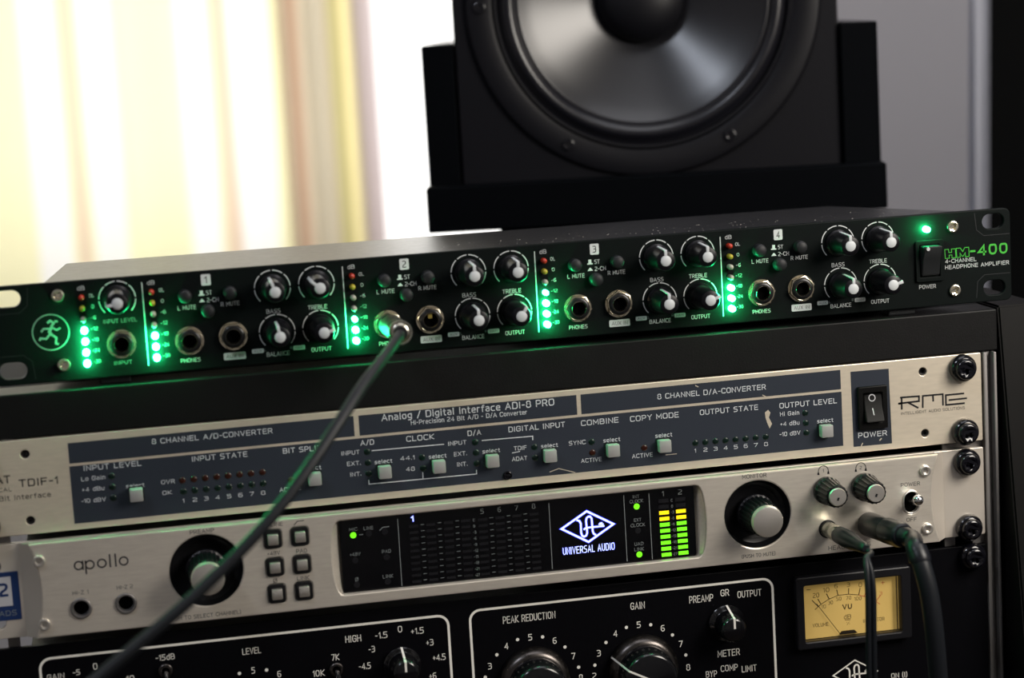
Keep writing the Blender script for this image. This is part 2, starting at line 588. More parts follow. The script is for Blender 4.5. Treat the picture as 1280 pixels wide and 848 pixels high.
def text_mm(bm, s, cx, cz, w, h, y, bold=0.0, ang=0.0):
    """string centred at (cx, cz), w wide, capitals h high; all mm"""
    gap = .36 + bold * 2
    W_ = sum(GL[c][0] + gap for c in s) - gap
    if len(s) == 1:
        W_ = max(W_, .24)
    sw_ = min(h * (.105 + bold * 1.6), max(.12, w / max(W_, .24) * (.17 + bold * 2)))
    sx = max(.1, (w - sw_) / max(W_, .05)) if s not in ('I', 'i', 'l', '1') else h
    if s == '1':
        W_ = .3
    hh_ = h - sw_
    ca, sa = math.cos(ang), math.sin(ang)
    cur = -W_ / 2 * sx
    r = ROUND['style'] * h
    for c in s:
        gw, strokes = GL[c]
        for st in strokes:
            pts = [((cur + p[0] * sx), (p[1] - .5) * hh_) + tuple(p[2:]) for p in st]
            pts = rounded(pts, r)
            if len(pts) > 2 and (pts[0] - pts[-1]).length < 1e-4:
                pl, cl = pts[:-1], True
            else:
                pl, cl = pts, False
                # square stroke ends reach half a width further
                d0, d1 = (pl[0] - pl[1]).normalized(), (pl[-1] - pl[-2]).normalized()
                pl = [pl[0] + d0 * sw_ * .5] + pl[1:-1] + [pl[-1] + d1 * sw_ * .5]
            ribbon([(cx + p.x * ca - p.y * sa, cz + p.x * sa + p.y * ca) for p in pl], sw_, y, bm, cl)
        cur += (gw + gap) * sx
    return bm

def text(bm, s, px, py, wpx, hpx, y, bold=0.0):
    """the same, with place and size read off the photograph"""
    cx, cz = at(px, py, y)
    a = at(px - wpx / 2, py, y)[0]
    b = at(px + wpx / 2, py, y)[0]
    c = at(px, py - hpx / 2, y)[1]
    d = at(px, py + hpx / 2, y)[1]
    return text_mm(bm, s, cx, cz, b - a, c - d, y, bold)

# ------------------------------------------------------------------ the room
XL, XR, YF, YB = -2200.0, 2400.0, -2600.0, 1350.0
ZF, ZC = -ZOFF, 1700.0
struct('floor', box(XL - 60, XR + 60, YF - 60, YB + 60, ZF - 60, ZF), 'floor')
struct('ceiling', box(XL - 60, XR + 60, YF - 60, YB + 60, ZC, ZC + 60), 'wall_w')
struct('wall_left', box(XL - 60, XL, YF - 60, YB + 60, ZF, ZC), 'wall_w')
struct('wall_right', box(XR, XR + 60, YF - 60, YB + 60, ZF, ZC), 'wall')
struct('wall_front', box(XL - 60, XR + 60, YF - 60, YF, ZF, ZC), 'wall')
WX0, WX1, WZ0, WZ1 = -1250.0, 420.0, at(20, 436, 1350)[1], 1350.0
struct('wall_back', plate([(XL, ZF), (XR, ZF), (XR, ZC), (XL, ZC)], [[(WX0, WZ0), (WX1, WZ0), (WX1, WZ1), (WX0, WZ1)]], YB, YB + 60), 'wall')
win = struct('window_1', plate([(WX0, WZ0), (WX1, WZ0), (WX1, WZ1), (WX0, WZ1)],
             [rrect(WX0 + 50, -430, WZ0 + 50, WZ1 - 50, 2, 1), rrect(-380, WX1 - 50, WZ0 + 50, WZ1 - 50, 2, 1)], YB + 5, YB + 50, 2), 'winframe')
for a, b in ((WX0 + 50, -430), (-380, WX1 - 50)):
    obj('window_pane', box(a, b, YB + 24, YB + 28, WZ0 + 50, WZ1 - 50), 'glass', win)
struct('baseboard_back', box(XL, XR, YB - 14, YB, ZF, ZF + 90, 2), 'wall_w')

# striped curtain in front of the window
CY = 1200.0
def cx_of(px):
    return at(px, 0, CY)[0]
cream_c, white_c, pink_c = (.97, .93, .62), (1, .99, .96), (.84, .66, .5)
px_stops = [(-160, cream_c), (-120, white_c), (-80, cream_c), (2, cream_c), (16, cream_c), (24, white_c), (60, white_c), (68, cream_c), (76, pink_c), (83, pink_c), (90, cream_c),
            (98, white_c), (130, white_c), (140, cream_c), (212, cream_c), (222, white_c), (250, white_c), (258, cream_c), (265, pink_c), (276, pink_c), (284, white_c), (322, white_c), (334, cream_c), (345, cream_c)]
def sheet(fn, x0, x1, n, z0, z1, bm=None):
    b = bmesh.new()
    uv = b.loops.layers.uv.new('UVMap')
    cols = []
    for i in range(n + 1):
        u = i / n
        x, y = fn(u)
        cols.append((b.verts.new((x, y, z0)), b.verts.new((x, y, z1)), u))
    for p, q in zip(cols, cols[1:]):
        f = b.faces.new((p[0], q[0], q[1], p[1]))
        for l, u in zip(f.loops, (p[2], q[2], q[2], p[2])):
            l[uv].uv = (u, 0)
    return b
ca0, ca1 = cx_of(-170), cx_of(347)
def fold_a(u):
    x = ca0 + (ca1 - ca0) * u
    return x, CY + 7 * math.sin(x * .035) + 3 * math.sin(x * .081 + 1)
cur = thing('striped_curtain', 'cream, white and pink striped sheer curtain before the window', 'curtain', (-200, CY, ZF + 20))
obj('curtain_panel', sheet(fold_a, ca0, ca1, 160, at(20, 440, CY)[1], 1450), curtain_mat('striped_cloth', [(cx_of(p), c) for p, c in px_stops], ca0, ca1), cur, smooth=60)
cb0, cb1 = cx_of(341), cx_of(463)
def fold_b(u):
    x = cb0 + (cb1 - cb0) * u
    return x, CY - 4 + 12 * math.sin(u * 11.5) + 4 * math.sin(u * 27)
tan_c, beige_c, olive_c = (.5, .34, .24), (.7, .62, .48), (.5, .45, .22)  # dimming by layered folds is put into these stripe colours
st = [(341, (.8, .72, .5)), (346, (.5, .45, .36)), (352, (.5, .4, .3)), (358, tan_c), (367, tan_c), (374, beige_c), (390, (.66, .6, .48)), (402, beige_c), (410, olive_c), (420, olive_c), (426, (.9, .8, .42)), (434, (.9, .8, .45)), (441, (.62, .53, .52)), (462, (.66, .57, .58))]
obj('gathered_edge', sheet(fold_b, cb0, cb1, 110, at(20, 440, CY)[1], 1450), curtain_mat('gathered_cloth', [(cx_of(p), c) for p, c in st], cb0, cb1), cur, smooth=60,
    label='tan, beige and olive gathered edge of the curtain, dimness of layered folds coloured in')
rb = lathe([(0, 0), (9, 0), (9, 1900), (0, 1900)], 16)
xform(rb, Matrix.Translation((-1400, CY, 1460)) @ Matrix.Rotation(-PI / 2, 4, 'Z'))
obj('curtain_rod', rb, 'alu', cur, smooth=40)
for xx in (-1390, 480):
    obj('rod_bracket', box(xx - 6, xx + 6, CY - 5, YB, 1445, 1475, 1), 'alu', cur)

# ------------------------------------------------------------------ black cabinet behind the rack
cb = thing('black_cabinet', 'tall black cabinet with bright metal edge strip, behind the rack', 'cabinet', (at(1230, 0, 420)[0], 420, ZF))
def quad_prism(p, y0, y1):
    b = bmesh.new()
    f = [b.verts.new((x, y0, z)) for x, z in p]
    g = [b.verts.new((x, y1, z)) for x, z in p]
    b.faces.new(f[::-1]); b.faces.new(g)
    for i in range(4):
        b.faces.new((f[i], f[(i + 1) % 4], g[(i + 1) % 4], g[i]))
    bmesh.ops.recalc_face_normals(b, faces=b.faces)
    return b
def edge_x(z, px0, px1):   # a slightly leaning edge through two places of the photograph at depth 420
    (x0, z0), (x1, z1) = at(px0, 0, 420), at(px1, 260, 420)
    return x0 + (x1 - x0) * (z - z0) / (z1 - z0)
zt = 420.0
obj('body', quad_prism([(edge_x(ZF, 1230, 1226), ZF), (edge_x(ZF, 1230, 1226) + 560, ZF), (edge_x(zt, 1230, 1226) + 560, zt), (edge_x(zt, 1230, 1226), zt)], 420, 900), 'cabinet_black', cb)
obj('edge_strip', quad_prism([(edge_x(ZF, 1218.5, 1221), ZF), (edge_x(ZF, 1230, 1226), ZF), (edge_x(zt, 1230, 1226), zt), (edge_x(zt, 1218.5, 1221), zt)], 419, 436), 'alu', cb, label='bright metal edge strip')
cb.rotation_euler.z = math.radians(-26)

# ------------------------------------------------------------------ pedestal, stand, loudspeaker
SY = 178.0       # front of the cradle's lip, in the cradle's own frame: it is turned 12 degrees towards the listener
YAW = math.radians(-12)
PV = Vector((134, 178, 0))
def atS(px, py, y):
    """(x, z) in the turned frame of the place seen at a spot in the photograph"""
    r = Matrix.Rotation(-YAW, 3, 'Z')
    c = PV + r @ (CAM - PV)
    d = r @ ray(px, py)
    p = c + d * ((y - c.y) / d.y)
    return (p.x, p.z)
x0s, z0s = atS(536, 291, SY)
x1s, z1s = atS(1110, 262, SY)
zl = atS(533, 235, SY)[1]; zr = atS(1110, 204, SY)[1]
zb = (z0s + z1s) / 2
zt_lip = (zl + zr) / 2
xp0 = atS(628, 291, SY + 14)[0]
xp0 = atS(628, 291, SY + 58)[0]
ped = thing('speaker_pedestal', 'black floor pedestal behind the rack, carrying the wooden speaker cradle', 'pedestal', (PV.x, PV.y, ZF))
obj('column', box(xp0, x1s - 12, SY + 58, SY + 240, ZF + 20, zb - 8, 1), 'cabinet_black', ped)
obj('foot_plate', box(xp0 - 30, x1s + 30, SY + 56, SY + 300, ZF, ZF + 19.9, 2), 'cabinet_black', ped)
obj('head_plate', box(xp0 - 1, x1s - 10, SY + 57, SY + 245, zb - 7.9, zb - .1, .6), 'cabinet_black', ped)

stn = thing('speaker_cradle', 'black painted wooden cradle with raised sides holding the loudspeaker', 'speaker stand', (PV.x, PV.y, zb))
def rough_board(x0, x1, y0, y1, z0, z1):
    b = box(x0, x1, y0, y1, z0, z1, .8, seg=1)
    return b
obj('front_lip', rough_board(x0s, x1s, SY, SY + 16, zb + .2, zt_lip), 'stand', stn)
obj('base_board', rough_board(x0s + 1, x1s - 1, SY + 16.2, SY + 260, zb, zb + 14), 'stand', stn)
zpt = atS(547, 57, SY + 17)[1]
xl0, xl1 = atS(527, 100, SY + 17)[0], atS(568, 100, SY + 17)[0]
xr0, xr1 = atS(1052, 100, SY + 17)[0], atS(1103, 100, SY + 17)[0]
obj('side_board', rough_board(xl0 + .8, xl1, SY + 17, SY + 255, zb + 14.2, zpt), 'stand', stn)
obj('side_board', rough_board(xr0, xr1 - 2, SY + 17, SY + 255, zb + 14.2, zpt - .5), 'stand', stn)

BY = SY + 21     # loudspeaker front
sx0 = max(atS(566, 30, BY)[0], xl1 + .4); sx1 = min(atS(1049, 30, BY)[0], xr0 - .4)
sz0, sz1 = zb + 14.4, zb + 14.4 + 335
spk = thing('studio_loudspeaker', 'black studio loudspeaker with large round woofer, standing in the wooden cradle', 'loudspeaker', (PV.x, PV.y, sz0))
wcx, wcz, WR = 0, 0, 0
wx, wz = atS(711, 182, BY); wx2, wz2 = atS(911, 168, BY); wx3, wz3 = atS(599, 5, BY)
wcx = (wx + wx2) / 2
zz = (wz + wz2) / 2; d1 = abs(wx - wcx)
wcz = ((wcx - wx3) ** 2 + wz3 ** 2 - d1 ** 2 - zz ** 2) / (2 * (wz3 - zz))
WR = math.hypot(d1, wcz - zz)
cab = box(sx0, sx1, BY + 32, BY + 245, sz0, sz1, 2.5)
obj('cabinet', cab, 'spk_box', spk, smooth=40)
obj('baffle', plate(rrect(sx0, sx1, sz0, sz1, 3, 3), [circle(wcx, wcz, WR + 2.5, 72), circle((sx0 + sx1) / 2, sz0 + 275, 38, 40)], BY, BY + 31.8, 1.2), 'spk_box', spk, smooth=40)
tw = obj('tweeter_dish', lathe([(41, BY - .4), (39, BY - 2), (30, BY - .5), (20, BY + 6), (13, BY + 9)], 48, (sx0 + sx1) / 2, sz0 + 275), 'spk_frame', spk, smooth=40)
obj('tweeter_dome', lathe([(13, BY + 9), (10, BY + 4), (6, BY + 2), (0, BY + 1)], 32, (sx0 + sx1) / 2, sz0 + 275), 'dustcap', tw, smooth=60)
k = WR / 90.8
drv = obj('woofer_frame', lathe([(99.5 * k, BY - .0), (98 * k, BY - 2.6), (96.5 * k, BY - 3.2), (86 * k, BY - 3.2), (84 * k, BY - 2.2), (82.6 * k, BY - 3.6), (81.4 * k, BY - 3.4), (80.8 * k, BY - .5)], 96, wcx, wcz), 'spk_frame', spk, smooth=35)
obj('surround', lathe([(81 * k, BY - .3), (79.5 * k, BY - .6), (78 * k, BY - 3.0), (75.5 * k, BY - 4.4), (73 * k, BY - 3.8), (71.4 * k, BY - 1.6), (70.6 * k, BY - .8), (69.6 * k, BY - 1.2), (68.4 * k, BY - .4)], 96, wcx, wcz), 'surround', drv, smooth=60)
pr = [((69 - 49 * (i / 12)) * k, BY - .6 + 24 * (i / 12) ** .9) for i in range(13)]
obj('cone', lathe(pr, 96, wcx, wcz), 'cone', drv, smooth=60)
cy = BY + 23.4
obj('dust_cap', lathe([(24.5 * k, cy - 4.5), (24 * k, cy - 6.5), (22 * k, cy - 10), (18 * k, cy - 13.5), (12 * k, cy - 16.2), (6 * k, cy - 17.5), (0, cy - 18)], 64, wcx, wcz), 'dustcap', drv, smooth=60)
def drv_screw():
    b = plate(circle(0, 0, 3.4, 20), [circle(0, 0, 1.5, 6)], -1.2, 0, .3)
    return join(lathe([(0, -.1), (1.6, -.1)], 12), b)
for a in range(6):
    aa = math.radians(60 * a)
    shared('drv_screw', 'screw', drv_screw, 'rackscrew', drv, (wcx + WR * math.cos(aa), BY - 3.2, wcz + WR * math.sin(aa)))

for o_ in (ped, stn, spk):
    o_.rotation_euler.z = YAW

# ------------------------------------------------------------------ the rack
rack = thing('equipment_rack', 'dark equipment rack with zinc mounting rails, holding the stacked audio units', 'rack', (0, 200, ZF))
RT = 33.6
RX0, RX1 = -252.0, 251.6
obj('top_rail', box(RX0, RX1 - .6, 0, 22, 13.4, RT, .7), 'rack', rack)
obj('top_plate', box(RX0, RX1 - .6, 22.2, 185, RT - 8, RT, .5), 'rack_top', rack)
def side(x0, x1, nm):
    b = bmesh.new()
    pr = [(1.5, RT + 1.2), (190, RT + 1.2), (190, ZF), (-118, ZF)]
    f = [b.verts.new((x0, y, z)) for y, z in pr]
    g = [b.verts.new((x1, y, z)) for y, z in pr]
    b.faces.new(f); b.faces.new(g[::-1])
    for i in range(4):
        b.faces.new((f[i], g[i], g[(i + 1) % 4], f[(i + 1) % 4]))
    bmesh.ops.recalc_face_normals(b, faces=b.faces)
    bmesh.ops.bevel(b, geom=b.edges[:], offset=1.0, segments=2, affect='EDGES')
    return obj('side_panel', b, 'rack_side', rack, smooth=40)
side(252.2, 274, 0)
side(-276, -254.2, 0)
obj('edge_lining', box(250.6, 252.0, 14, 185, ZF + 10, 13.2, .3), 'edge', rack)
def mrail(s):
    # folded rail: square-holed mounting flange behind the panels and a lip beside them
    holes = []
    z = 8.0
    x = 232.5 * s
    pitch = [15.875, 15.875, 12.7]
    i = 0
    zz = 6.0
    while zz > -360:
        holes.append(rrect(x - 4.6, x + 4.6, zz - 4.6, zz + 4.6, .5, 1))
        zz -= pitch[i % 3]
        i += 1
    xi, xo = 222.6 * s, 243 * s
    b = plate([(min(xi, xo), -370), (max(xi, xo), -370), (max(xi, xo), 13), (min(xi, xo), 13)], holes, 3.3, 5.3)
    box(min(243 * s, 245 * s), max(243 * s, 245 * s), -1.0, 34, -370, 13, .3, b)
    box(min(245.1 * s, 247.6 * s), max(245.1 * s, 247.6 * s), 2.2, 4.0, -370, 13, .3, b)
    box(min(247.7 * s, 249.4 * s), max(247.7 * s, 249.4 * s), -2.2, 30, -370, 13, .5, b)
    return obj('mounting_rail', b, 'rail', rack, smooth=30)
mrail(1)
mrail(-1)
obj('bottom_plate', box(RX0 + 1, RX1 - 1, 0, 185, ZF + 60, ZF + 80, 1), 'rack', rack)

# ------------------------------------------------------------------ shared small parts
def cross_pts(a, w):
    return [(-w, a), (w, a), (w, w), (a, w), (a, -w), (w, -w), (w, -a), (-w, -a), (-w, -w), (-a, -w), (-a, w), (-w, w)]
def rot2(pts, ang):
    c, s_ = math.cos(ang), math.sin(ang)
    return [(x * c - z * s_, x * s_ + z * c) for x, z in pts]
def phillips(r, h, a, w, ang):
    def f():
        b = plate(circle(0, 0, r, 26), [rot2(cross_pts(a, w), ang)], -h, 0, min(h * .48, .6))
        return join(b, lathe([(0, -h * .15), (r * .6, -h * .15)], 12))
    return f
def rack_screw_mesh():
    b = plate(circle(0, 0, 5.1, 34), [rot2(cross_pts(2.3, .62), .5)], -7.2, -4.2, 1.2)
    lathe([(0, -4.4), (3, -4.4)], 12, bm=b)
    return lathe([(5.0, -4.6), (6.1, -4.0), (6.65, -2.6), (6.7, -.6), (6.4, 0)], 34, bm=b)
def allen_mesh():
    b = plate(circle(0, 0, 2.75, 28), [circle(0, 0, 1.35, 6)], -1.6, 0, .5)
    return lathe([(0, -.2), (1.5, -.2)], 12, bm=b)
def led_mesh(r):
    return lambda: lathe([(r, 0), (r, -2.6), (r * .94, -3.2), (r * .75, -3.7), (r * .4, -4.05), (0, -4.15)], 16)
def lens_mesh(r):
    return lambda: lathe([(r, 0), (r * .9, -.25), (r * .5, -.4), (0, -.45)], 16)

# ------------------------------------------------------------------ the headphone amplifier on top
AY = 2.0                      # front of its face
def A(px, py):
    return at(px, py, AY)
ax0, ax1, az0, az1 = -222.6, 259.9, 37.2, 82.1
amp = thing('headphone_amplifier', 'black four-channel amplifier with glowing green level lights, lying on the rack', 'amplifier', (18, 40, RT))
hz = [66 + 9.6, 44 + .1]
hl = A(8, 373.5); hl2 = A(17, 465); hr = A(1241, 277.5); hr2 = A(1243.5, 358.5)
zt_, zb_ = (hl[1] + hr[1]) / 2, (hl2[1] + hr2[1]) / 2
xl_, xr_ = (hl[0] + hl2[0]) / 2, (hr[0] + hr2[0]) / 2
obj('faceplate', plate(rrect(ax0, ax1, az0, az1, 3.2), [slot(xl_, zt_, 12, 7.6), slot(xl_, zb_, 12, 7.6), slot(xr_, zt_, 11, 7.2), slot(xr_, zb_, 11, 7.2)], AY, AY + 3.2, .5), 'amp_face', amp, smooth=40)
# pressed panels round the slots
for sx, xe in ((xl_, ax0), (xr_, ax1)):
    for cz_, up in ((zt_, 1), (zb_, -1)):
        w = 9.0
        s_ = 1 if sx > 0 else -1
        zc = cz_ - up * 6.6
        eb = ribbon([(xe - s_ * .6, zc), (sx - s_ * 5, zc), (sx - s_ * 8.6, zc + up * 3), (sx - s_ * 9.4, cz_ + up * 4.5)], .35, AY - .05)
        obj('ear_outline', eb, 'rubber', amp)
cbm = bmesh.new()
plan = [(-198, AY + 3.3), (-189.5, 88), (196, 82), (235.5, 13), (235.5, AY + 3.3)]
t_ = [cbm.verts.new((x, y, az1 - .7)) for x, y in plan]
u_ = [cbm.verts.new((x, y, az0 + .5)) for x, y in plan]
cbm.faces.new(t_); cbm.faces.new(u_[::-1])
for i in range(5):
    cbm.faces.new((t_[i], u_[i], u_[(i + 1) % 5], t_[(i + 1) % 5]))
bmesh.ops.recalc_face_normals(cbm, faces=cbm.faces)
obj('chassis', cbm, 'amp_case', amp)
for fx in (-170, 205):
    for fy in (12, 66):
        obj('foot', box(fx - 7, fx + 7, fy - 6, fy + 6, RT, az0 + .45, .8), 'rubber', amp)
# settled dust on the lid
db = bmesh.new()
for i in range(110):
    x, y = random.uniform(-20, 225), random.uniform(8, 44)
    r = random.choice((.12, .15, .2, .32))
    box(x, x + r * random.uniform(1, 2), y, y + r, az1 - .7, az1 - .7 + .12, 0, db)
dd = obj('dust_specks', db, 'dust', amp)
dd['kind'] = 'stuff'

for p in ((72, 369.5), (80, 456), (1190, 283.5), (1193, 363)):
    x, z = A(*p)
    shared('phil', 'face_screw', phillips(2.95, 1.5, 1.5, .42, .5), 'screw', amp, (x, AY, z))

# repeating columns: measured once per channel, all rows level
def avg(ch):   # offsets of a feature from the light column of channels 3 and 4
    return ch
colpx = [(189, 363.5), (441, 345), (680, 326), (910.5, 308)]
colX = [A(*p)[0] for p in colpx]
pitch = (colX[3] - colX[0]) / 3
colX = [(colX[0] + colX[3]) / 2 + pitch * (i - 1.5) * .5 + (c - ((colX[0] + colX[3]) / 2 + pitch * (i - 1.5))) * .5 + pitch * (i - 1.5) * .5 for i, c in enumerate(colX)]
OLZ = sum(A(*p)[1] for p in colpx) / 4
BOT = sum(A(*p)[1] for p in ((196, 447), (446.5, 425.5), (685, 405), (914, 385))) / 4
STEP = (OLZ - BOT) / 6
def off(px, py, i=3):
    x, z = A(px, py)
    return x - colX[i], z
def led_col(X, lit, small=0):
    for r in range(7):
        z = OLZ - STEP * r
        xx = X + .3 * r * 0
        if r >= 7 - lit:
            if r == 7 - lit and small:
                shared('ledS', 'signal_light', led_mesh(1.25), 'led_small', amp, (xx, AY, z), label='lit green light')
            else:
                shared('ledG', 'signal_light', led_mesh(1.45), 'led_on', amp, (xx, AY, z), label='lit green light')
        else:
            k_ = ['led_red', 'led_yellow', 'led_clear', 'led_clear', 'led_clear', 'led_clear', 'led_clear'][r]
            shared(k_, 'signal_light', led_mesh(1.3), k_, amp, (xx, AY, z), label={'led_red': 'red light', 'led_yellow': 'yellow light', 'led_clear': 'clear unlit light'}[k_])
inX = A(101, 370)[0]
led_col(inX + .2, 4)
led_col(colX[0], 3)
led_col(colX[1], 3, 1)
led_col(colX[2], 4, 1)
led_col(colX[3], 3)
lp = A(1156.5, 286.5)
pw_led = shared('ledG', 'power_light', led_mesh(1.45), 'led_on', amp, (lp[0], AY, lp[1]), label='lit green power light')

PY = AY - .05
lt, ld, lk, lb = bmesh.new(), bmesh.new(), bmesh.new(), bmesh.new()
def num(s, X, z, w, h, bm, bold=0.0):
    text_mm(bm, s, X, z, w, h, PY, bold)
for X in [inX + .2] + colX:
    num('dB', X + .1, OLZ + 4.1, 3.2, 1.9, lt, .004)
    for r, s_ in enumerate(('OL', '0', '-6', '-12', '-18', '-24', '-30')):
        num(s_, X + 4.5, OLZ - STEP * r + .4, {1: 1.3, 2: 2.4, 3: 3.2}[len(s_)] * .95, 1.6, lt if r < 3 else ld, .0)
for X in colX:
    ribbon([(X - 3.9, OLZ + 4.5), (X - 3.9, BOT - 3.6)], .42, PY, lt)

def knob_body():
    b = lathe([(0, -.2), (6.3, -.2), (6.3, -1.4), (5.5, -2.4), (5.25, -3), (4.75, -16.4), (4.4, -17.2), (3.9, -17.5), (0, -17.5)], 36)
    return b
def knob_pointer():
    b = lathe([(0, -18.0), (2.25, -18.0), (2.5, -17.8), (2.5, -17.3)], 24)
    box(-.68, .68, -17.95, -17.3, 1.8, 4.95, .1, b)
    st = box(-.68, .68, -17.6, -3.4, 0, .5, .1)
    bmesh.ops.transform(st, matrix=Matrix.Translation((0, 0, 4.55)), verts=st.verts)
    for v in st.verts:
        v.co.z += (v.co.y + 17.6) * .5 / 14
    return join(b, st)
def knob(px, py, deg, nm='control_knob', X=None, Z=None):
    x, z = A(px, py)
    if X is not None:
        x = X
    if Z is not None:
        z = Z
    kb = shared('kb', nm, knob_body, 'knob', amp, (x, AY, z), smooth=35)
    shared('kp', 'knob_pointer', knob_pointer, 'cap_grey', kb, (x, AY, z), label='light grey pointer', rot=(0, math.radians(deg), 0))
    bm = lt
    for a0, a1 in ((-134, -93), (-87, -43), (-37, -3), (3, 37), (43, 87), (93, 134)):
        pts = []
        for i in range(9):
            a = math.radians(a0 + (a1 - a0) * i / 8)
            pts.append((x + 8.1 * math.sin(a), z + 8.1 * math.cos(a)))
        ribbon(pts, .45, PY, bm)
    return x, z
zB = (A(1047.4, 303.5)[1] + A(823, 321.5)[1] + A(346, 359.5)[1]) / 3
zL = (A(1051, 356)[1] + A(826, 375)[1] + A(350.5, 415)[1]) / 3
dB_, dT_ = off(1047.4, 303)[0], off(1097.4, 298.5)[0]
zT = (A(1097.4, 298.8)[1] + A(872.5, 317)[1] + A(401, 354.5)[1]) / 3
zO = (A(1100.2, 351.5)[1] + A(877, 370)[1]) / 2
degs = [(-17, -48, -8, 78), (0, 2, 0, 32), (0, 0, 0, 72), (0, 0, 4, 76)]
for i, X in enumerate(colX):
    for dx, z, dg, lab, lz, w in ((dB_, zB, degs[i][0], 'BASS', zB - 10.6, 6.4), (dT_, zT, degs[i][1], 'TREBLE', zT - 10.6, 8.8),
                                  (off(1051, 356)[0], zL, degs[i][2], 'BALANCE', zL - 10.0, 10.4), (off(1100.2, 351.5)[0], zO, degs[i][3], 'OUTPUT', zO - 9.8, 9.2)):
        knob(0, 0, dg, X=X + dx, Z=z)
        num(lab, X + dx - .3, lz, w, 1.95, lt, .003)
    bx, bz = X + off(1051, 356)[0], zL - 8.0
    for s_, tx in ((-1, 'AUX'), (1, 'MAIN')):
        q = plate(rrect(bx + s_ * 9.4 - 2.7, bx + s_ * 9.4 + 2.7, bz - 1.0, bz + 1.0, .5, 3), [], PY - .02, PY)
        obj('label_patch', q, 'print', amp)
        num(tx, bx + s_ * 9.4, bz, 3.6, 1.1, lk)
    num('L', bx - 5.8, bz + .2, .8, 1.2, ld)
    num('R', bx + 5.8, bz + .2, .9, 1.2, ld)
    # channel number, switches, sockets
    nx, nz = off(972.5, 293.5)
    obj('number_patch', plate(rrect(X + nx - 2.15, X + nx + 2.15, nz - 2.55, nz + 2.55, .6, 3), [], PY - .02, PY), 'print', amp)
    num(str(i + 1), X + nx, nz, 1.7 if i else 1.0, 3.2, lk, .012)
    for bpx, bpy_ in ((950, 313.5), (1001, 309.5), (975.5, 331)):
        dx, z = off(bpx, bpy_)
        shared('pbtn', 'mute_switch' if bpx != 975.5 else 'stereo_switch', lambda: lathe([(3.1, 0), (3.0, -3.2), (2.75, -3.9), (2.2, -4.3), (0, -4.5)], 28), 'rubber', amp, (X + dx - .75, AY, z + .35), smooth=50)
    for s_, p, w in (('L MUTE', (950, 326.5), 8.2), ('R MUTE', (999, 322), 8.4), ('ST', (975.5, 308.8), 2.6), ('2-CH', (979.5, 317.3), 5.3), ('PHONES', (952, 389.3), 8.8)):
        dx, z = off(*p)
        num(s_, X + dx, z, w, 1.95 if s_ != 'PHONES' else 1.8, lt, .004)
    dx, z = off(967, 309.5)
    flat([(X + dx - 1.3, z - 1.1), (X + dx + 1.3, z - 1.1), (X + dx + 1.3, z - .5), (X + dx + .7, z - .5), (X + dx + .7, z + 1.2), (X + dx - .7, z + 1.2), (X + dx - .7, z - .5), (X + dx - 1.3, z - .5)], PY, lt)
    dx, z = off(967.3, 318.3)
    flat([(X + dx - 1.3, z - .7), (X + dx + 1.3, z - .7), (X + dx + .7, z + .1), (X + dx + .2, z + .7), (X + dx - .2, z + .7), (X + dx - .7, z + .1)], PY, lt)
    dx, z = off(1002, 384.5)
    obj('label_patch', plate(rrect(X + dx - 5, X + dx + 5, z - 1.65, z + 1.65, .6, 3), [], PY - .02, PY), 'print', amp)
    num('AUX IN', X + dx, z, 7.6, 1.7, lk, .0)

def jack_nut():
    b = plate(circle(0, 0, 6.5, 6, a0=.2), [circle(0, 0, 5.0, 30)], -2.6, -.4, .45)
    lathe([(6.5, 0), (6.5, -.5), (4.9, -.5)], 30, bm=b)
    return b
def jack_ring():
    return lathe([(3.55, -3.2), (3.35, -3.5), (3.15, -3.2), (3.1, 0)], 30)
def jack_sleeve():
    return lathe([(5.0, -.4), (4.9, -3.1), (4.5, -3.4), (3.6, -3.4), (3.5, -3.1)], 30)
def jack_well():
    return lathe([(3.1, -2.6), (3.05, -.3), (0, -.3)], 24)
def jack(parent, x, y, z, nutm='nut', rot=0.0, s=1.0):
    n_ = shared('jn', 'socket', jack_nut, nutm, parent, (x, y, z), smooth=30, rot=(0, rot, 0))
    n_.scale = (s, 1, s)
    for kk, nm, fn, mm in (('js', 'socket_sleeve', jack_sleeve, 'sleeve'), ('jr', 'socket_ring', jack_ring, 'nut'), ('jw', 'socket_hole', jack_well, 'hole')):
        shared(kk, nm, fn, mm, n_, (x, y, z), smooth=50)
JP, JA = [], []
for i, X in enumerate(colX):
    d1_, z1_ = off(951.5, 366)
    d2_, z2_ = off(1001, 360.5)
    JP.append((X + d1_, z1_))
    JA.append((X + d2_, z2_))
    jack(amp, X + d1_, AY, z1_, rot=random.random())
    jack(amp, X + d2_, AY, z2_, rot=random.random())
jx, jz = A(152, 430)
jack(amp, jx, AY, jz, rot=.3)
obj('contact_spring', box(JA[1][0] - 1.0, JA[1][0] + 0.8, AY - 2.4, AY - 1.0, JA[1][1] + .7, JA[1][1] + 2.6, .2), 'brass', amp, label='brass contact in a socket')
x, z = knob(146.5, 374, -102)
num('INPUT LEVEL', x + .5, z - 9.8, 15, 1.8, ld)
num('INPUT', jx, jz - 8.5, 8, 1.7, ld)

